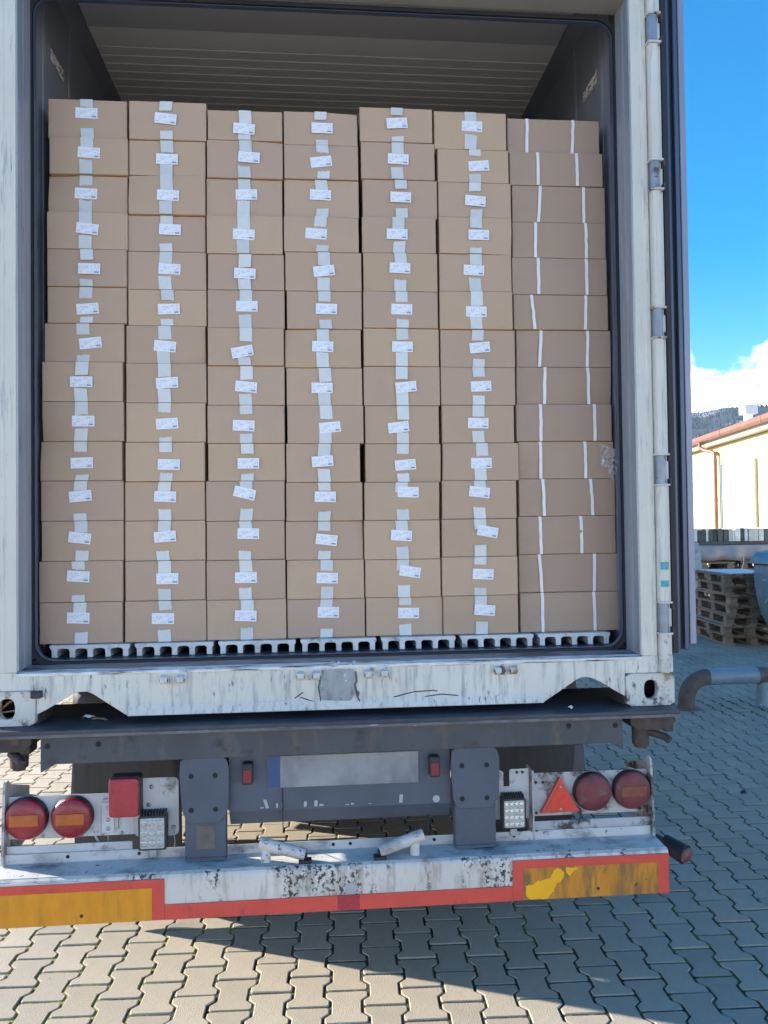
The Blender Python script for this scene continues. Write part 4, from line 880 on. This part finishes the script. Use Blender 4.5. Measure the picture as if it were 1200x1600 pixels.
tb(MB().prism([(-.1158+.0,.0)] and [(-1.158,.5822),(-.86,.5822),(-.87,.587),(-.98,.5845),(-1.05,.592),(-1.10,.5875),(-1.158,.591)], -.103, -.1002), 'torn_edge', m_plate)
# bumper end brackets carrying the lamp plates
for s, x in ((-1,-1.150),(1,1.136)):
    tb(MB().prism([(.004,.604),(.008,.70),(.02,.86),(.028,.88),(.05,.88),(.07,.86),(.25,.80),(.25,.62),(.11,.604)], x-.004, x+.004, 'x'), 'end_bracket', m_plate2)
tb(MB().box(-1.146,-.725,.030,.036,.603,.660), 'lower_plate', m_plate, .002)
tb(MB().box(.697,1.134,.030,.036,.603,.664), 'lower_plate', m_plate2, .002)
tb(MB().box(.700,1.130,.060,.066,.672,.682), 'tie_bar', m_plate2, .002)
# left lamp plates
tb(MB().box(-1.147,-.722,.050,.054,.676,.822), 'lamp_plate', m_plate, .002)
tb(MB().prism(rrect(-.720,-.568,.670,.872,.018), .040, .044), 'lamp_plate', m_plate, .001)
for i, x in enumerate((-1.11,-1.03,-.965,-.90,-.83,-.765)): tb(MB().lathe((x,.0498,.684),(0,-1,0),[(.006,0),(.006,.003),(0,.004)],10), 'bolt', m_steel)
for x, z in ((-.66,.842),(-.67,.78),(-.585,.70)): tb(MB().lathe((x,.0398,z),(0,-1,0),[(.007,0),(.007,.004),(0,.005)],10), 'bolt', m_steel)
def round_lamp(x, z, r, y, ml, amber=None, tilt=0):
    o = tb(MB().lathe((x,y,z),(0,-1,0),[(r*.9,-.03),(r*1.0,-.028),(r*1.03,.0),(r*1.03,.012),(r*.99,.018)],40), 'tail_lamp', m_blk)
    tb(MB().lathe((x,y,z),(0,-1,0),[(r*.99,.012),(r*.98,.022),(r*.90,.030),(r*.5,.034),(.0,.035)],40), 'lens', ml, parent=o)
    if amber: tb(MB().box(x-r*.68, x+r*.68, y-.0372, y-.0345, z-r*.27, z+r*.27), 'amber_bar', amber, .001, parent=o)
    return o
round_lamp(-1.082,.752,.0705,.045,m_lens,m_amb); round_lamp(-.929,.750,.0695,.045,m_lens,m_amb)
o = tb(MB().prism(rrect(-.795,-.690,.756,.893,.012), -.002, .046), 'square_lamp', m_blk, .004); tb(MB().prism(rrect(-.793,-.692,.758,.891,.014), -.022, -.0025), 'lens', m_lensr, .008, parent=o)
# small bracket with key hole plate
o = tb(MB().box(-.830,-.787,.036,.040,.690,.795), 'latch_plate', m_plate, .002)
tb(MB().box(-.826,-.775,.0405,.0495,.700,.805), 'latch_back', m_steel, .002, parent=o)
for z in (.775,.735,.705): tb(MB().lathe((-.808,.0358,z),(0,-1,0),[(.007,0),(.006,.003),(0,.003)],10), 'bolt', m_steel, parent=o)
def work_light(x, z, w, h, y, leds, glass):
    o = tb(MB().prism(rrect(x-w/2,x+w/2,z-h/2,z+h/2,.008), y, y+.035), 'work_light', m_blk, .003)
    f = MB()
    for i in range(9): f.box(x-w/2+.008+i*(w-.016)/8-.002, x-w/2+.008+i*(w-.016)/8+.002, y+.005, y+.045, z+h/2-.002, z+h/2+.010)
    tb(f, 'cooling_fins', m_blk, parent=o)
    tb(MB().prism(rrect(x-w/2+.007,x+w/2-.007,z-h/2+.007,z+h/2-.007,.006), y-.003, y-.0003), 'glass', glass, .001, parent=o)
    k = leds
    for i in range(k):
        for j in range(k):
            q = (x-w/2+.007+(i+.5)*(w-.014)/k, z-h/2+.007+(j+.5)*(h-.014)/k); rr2 = (w-.014)/k*.40
            tb(MB().lathe((q[0],y-.0031,q[1]),(0,-1,0),[(rr2,0),(rr2*.8,.0025),(rr2*.3,.001),(0,.0008)],14), 'led', m_led if k == 4 else m_glass, parent=o)
    tb(MB().box(x-.012,x+.012,y+.01,y+.02,z-h/2-.028,z-h/2-.0005), 'foot', m_steel, .002, parent=o)
    return o
work_light(-.650,.697,.096,.118,-.005,3,m_glass); work_light(.617,.706,.088,.110,.0,4,m_glass)
tb(MB().tube([(-.86,.06,.676),(-.835,.07,.62)], .004, 6).tube([(-.815,.06,.676),(-.812,.055,.63),(-.806,.07,.61)], .0015, 5).tube([(-.585,.03,.70),(-.578,.02,.655),(-.585,.03,.61)], .0018, 5), 'cable', m_lets)
# right lamp plates
tb(MB().box(.697,1.132,.050,.054,.676,.832), 'lamp_plate', m_plate2, .002)
tb(MB().prism([(.560,.672),(.560,.842),(.575,.850),(.590,.842),(.590,.790),(.612,.790),(.612,.848),(.620,.852),(.684,.852),(.684,.672)], .044, .048), 'lamp_plate', m_plate, .001)
tb(MB().box(.690,.6965,.02,.10,.60,.850), 'side_plate', m_plate2, .001)
for x, z in ((.64,.84),(.66,.84),(.71,.80),(.735,.80),(.71,.69),(1.10,.69)): tb(MB().lathe((x,.0435,z),(0,-1,0),[(.005,0),(.005,.003),(0,.004)],8), 'bolt', m_rusty)
o = tb(MB().prism([(.722,.690),(.870,.693),(.797,.820)], .030, .049), 'triangle_reflector', m_refr, .004)
tb(MB().prism([(.742,.701),(.850,.703),(.797,.797)], .0275, .0298), 'prism_field', m_tri, .001, parent=o)
for x, z in ((.797,.785),(.797,.705)): tb(MB().lathe((x,.0272,z),(0,-1,0),[(.005,0),(.004,.002),(0,.002)],8), 'screw', m_steel, parent=o)
round_lamp(.918,.762,.068,.045,m_lensd); round_lamp(1.066,.764,.069,.045,m_lensd,mat('faded_amber',(.20,.06,.04),.5,var=.2,scale=40))
tb(MB().tube([(.868,.04,.70),(.872,.03,.675),(.862,.03,.650)], .0035, 6).tube([(.872,.04,.70),(.878,.035,.67),(.882,.04,.655)], .0025, 6), 'cable', m_blk)
# side marker lamp on a rubber arm
o = tb(MB().tube([(1.132,.06,.585),(1.165,.045,.575),(1.20,.03,.560)], .016, 12), 'marker_arm', m_rubber)
tb(MB().cyl((1.195,.05,.560),(1.238,-.02,.540), .030, .036, 24), 'marker_body', m_rubber, .002, parent=o)
tb(MB().lathe((1.240,-.022,.5395),(.45,-.85,-.2),[(.028,0),(.026,.008),(.015,.014),(0,.016)],24), 'marker_lens', m_lensd, parent=o)
# step tubes on the bumper
def step(p0, p1, q0, q1, r, post_x):
    a, b = Vector(p0), Vector(p1)
    o = tb(MB().cyl(a, b, r, n=24), 'tube', m_bumpt, .003)
    tb(MB().cyl(q0, q1, r*.82, n=20), 'tube_stub', m_bumpt, parent=o)
    tb(MB().cyl(a+(b-a)*.001, a-(b-a)*.004, r*.8, n=20), 'tube_mouth', m_dark, parent=o)
    tb(MB().lathe((q0[0]+.002,q0[1]-r*1.0,q0[2]+.018),(0,-1,.2),[(.008,0),(.008,.005),(0,.006)],8), 'nut', m_steel, parent=o)
step((-.283,-.045,.664),(-.128,-.060,.622),(-.262,-.045,.655),(-.262,-.05,.600),.0205,0)
step((.282,-.045,.666),(.128,-.060,.622),(.252,-.045,.655),(.252,-.05,.600),.0205,0)
for x in (-.128,.128): tb(MB().box(x-.022,x+.022,-.085,-.050,.5995,.610).box(x-.008,x+.008,-.070,-.058,.6105,.630), 'tube_foot', m_rubber, .002)
# running gear
def wheel(x, y, s):
    w = .30; o = tb(MB().lathe((x-s*0,y,.50),(1,0,0),[(.29,-.02),(.44,-.02),(.485,.01),(.50,.04),(.50,w-.04),(.485,w-.01),(.44,w+.02),(.29,w+.02)],48), 'tyre', m_tyre)
    tb(MB().lathe((x,y,.50),(1,0,0),[(.29,.02),(.20,.06),(.10,.05),(.0,.05)],32), 'rim', m_steel, parent=o)
    tb(MB().lathe((x,y,.50),(1,0,0),[(.29,w-.02),(.22,w-.08),(.12,w-.02),(.0,w-.02)],32), 'rim', m_steel, parent=o)
for y in (1.52, 2.83, 4.14):
    wheel(-1.19, y, -1); wheel(.89, y, 1); tb(MB().cyl((-.92,y,.50),(.92,y,.50), .065, n=16), 'axle', m_cham)
    for s in (-1, 1):
        f = MB(); pr = []
        for k in range(15): a = R(-12+204*k/14); pr.append((y+.585*math.cos(a), .51+.545*math.sin(a)))
        for k in range(14, -1, -1): a = R(-12+204*k/14); pr.append((y+.577*math.cos(a), .51+.537*math.sin(a)))
        f.prism(pr, s*1.20, s*.86, 'x'); fo = tb(f, 'fender', m_fend)
        lp_ = [(y+.585*math.cos(R(-12+204*k/14)), .51+.545*math.sin(R(-12+204*k/14))) for k in range(15)]+[(y+.49*math.cos(R(-12+204*k/14)), .51+.47*math.sin(R(-12+204*k/14))) for k in range(14, -1, -1)]
        tb(MB().prism(lp_, s*1.2005, s*1.205, 'x'), 'fender_light_stop', m_fend, parent=fo)  # rim added to the fender to stop sun leaking over the tyre
for s in (-1, 1):
    x0, x1 = (-1.172, -.70) if s < 0 else (.69, 1.150); zb_ = .135 if s < 0 else .315; m = MB(); nx, nz = 8, 12; vs = []
    for j in range(nz+1):
        for i in range(nx+1):
            x = x0+(x1-x0)*i/nx; z = zb_+(1.03-zb_)*j/nz
            if s > 0: x += -.06*(1-j/nz)**3*(i/nx)
            vs.append((x, (.868 if s < 0 else .90)+.012*math.sin(i*.9)*(1-j/nz)+.02*(1-j/nz), z))
    m.add(vs, [(j*(nx+1)+i, j*(nx+1)+i+1, (j+1)*(nx+1)+i+1, (j+1)*(nx+1)+i) for j in range(nz) for i in range(nx)], True)
    o = tb(m, 'mud_flap', m_flap); sd = o.modifiers.new('solid', 'SOLIDIFY'); sd.thickness = .008
    tb(MB().box(x0-.01, x1+.01, .912, .935, 1.00, 1.035), 'flap_bar', m_cham)
for s in (-1, 1):
    tb(MB().box(s*.62-.05, s*.62+.05, 8.2, 8.3, .05, 1.04), 'landing_leg', m_cham); tb(MB().box(s*.62-.13, s*.62+.13, 8.12, 8.38, .0, .05), 'leg_foot', m_cham)
tb(MB().cyl((-.35,.5,.86),(.35,.5,.86), .12, n=24), 'air_tank', m_cham)

# ================================================================== AIR
hz = MB(); hz.box(-1700, 2400, -700, 2590, -1.2, 480); ho = hz.build('haze', bpy.data.materials.new('haze'))
hm = ho.data.materials[0]; hm.use_nodes = True; hn = hm.node_tree; hn.nodes.clear()
pvn = hn.nodes.new('ShaderNodeVolumePrincipled'); pvn.inputs['Color'].default_value = (.58,.78,1,1); pvn.inputs['Density'].default_value = 7.5e-5; pvn.inputs['Anisotropy'].default_value = .1
on = hn.nodes.new('ShaderNodeOutputMaterial'); hn.links.new(pvn.outputs[0], on.inputs['Volume']); tag(ho, kind='stuff')
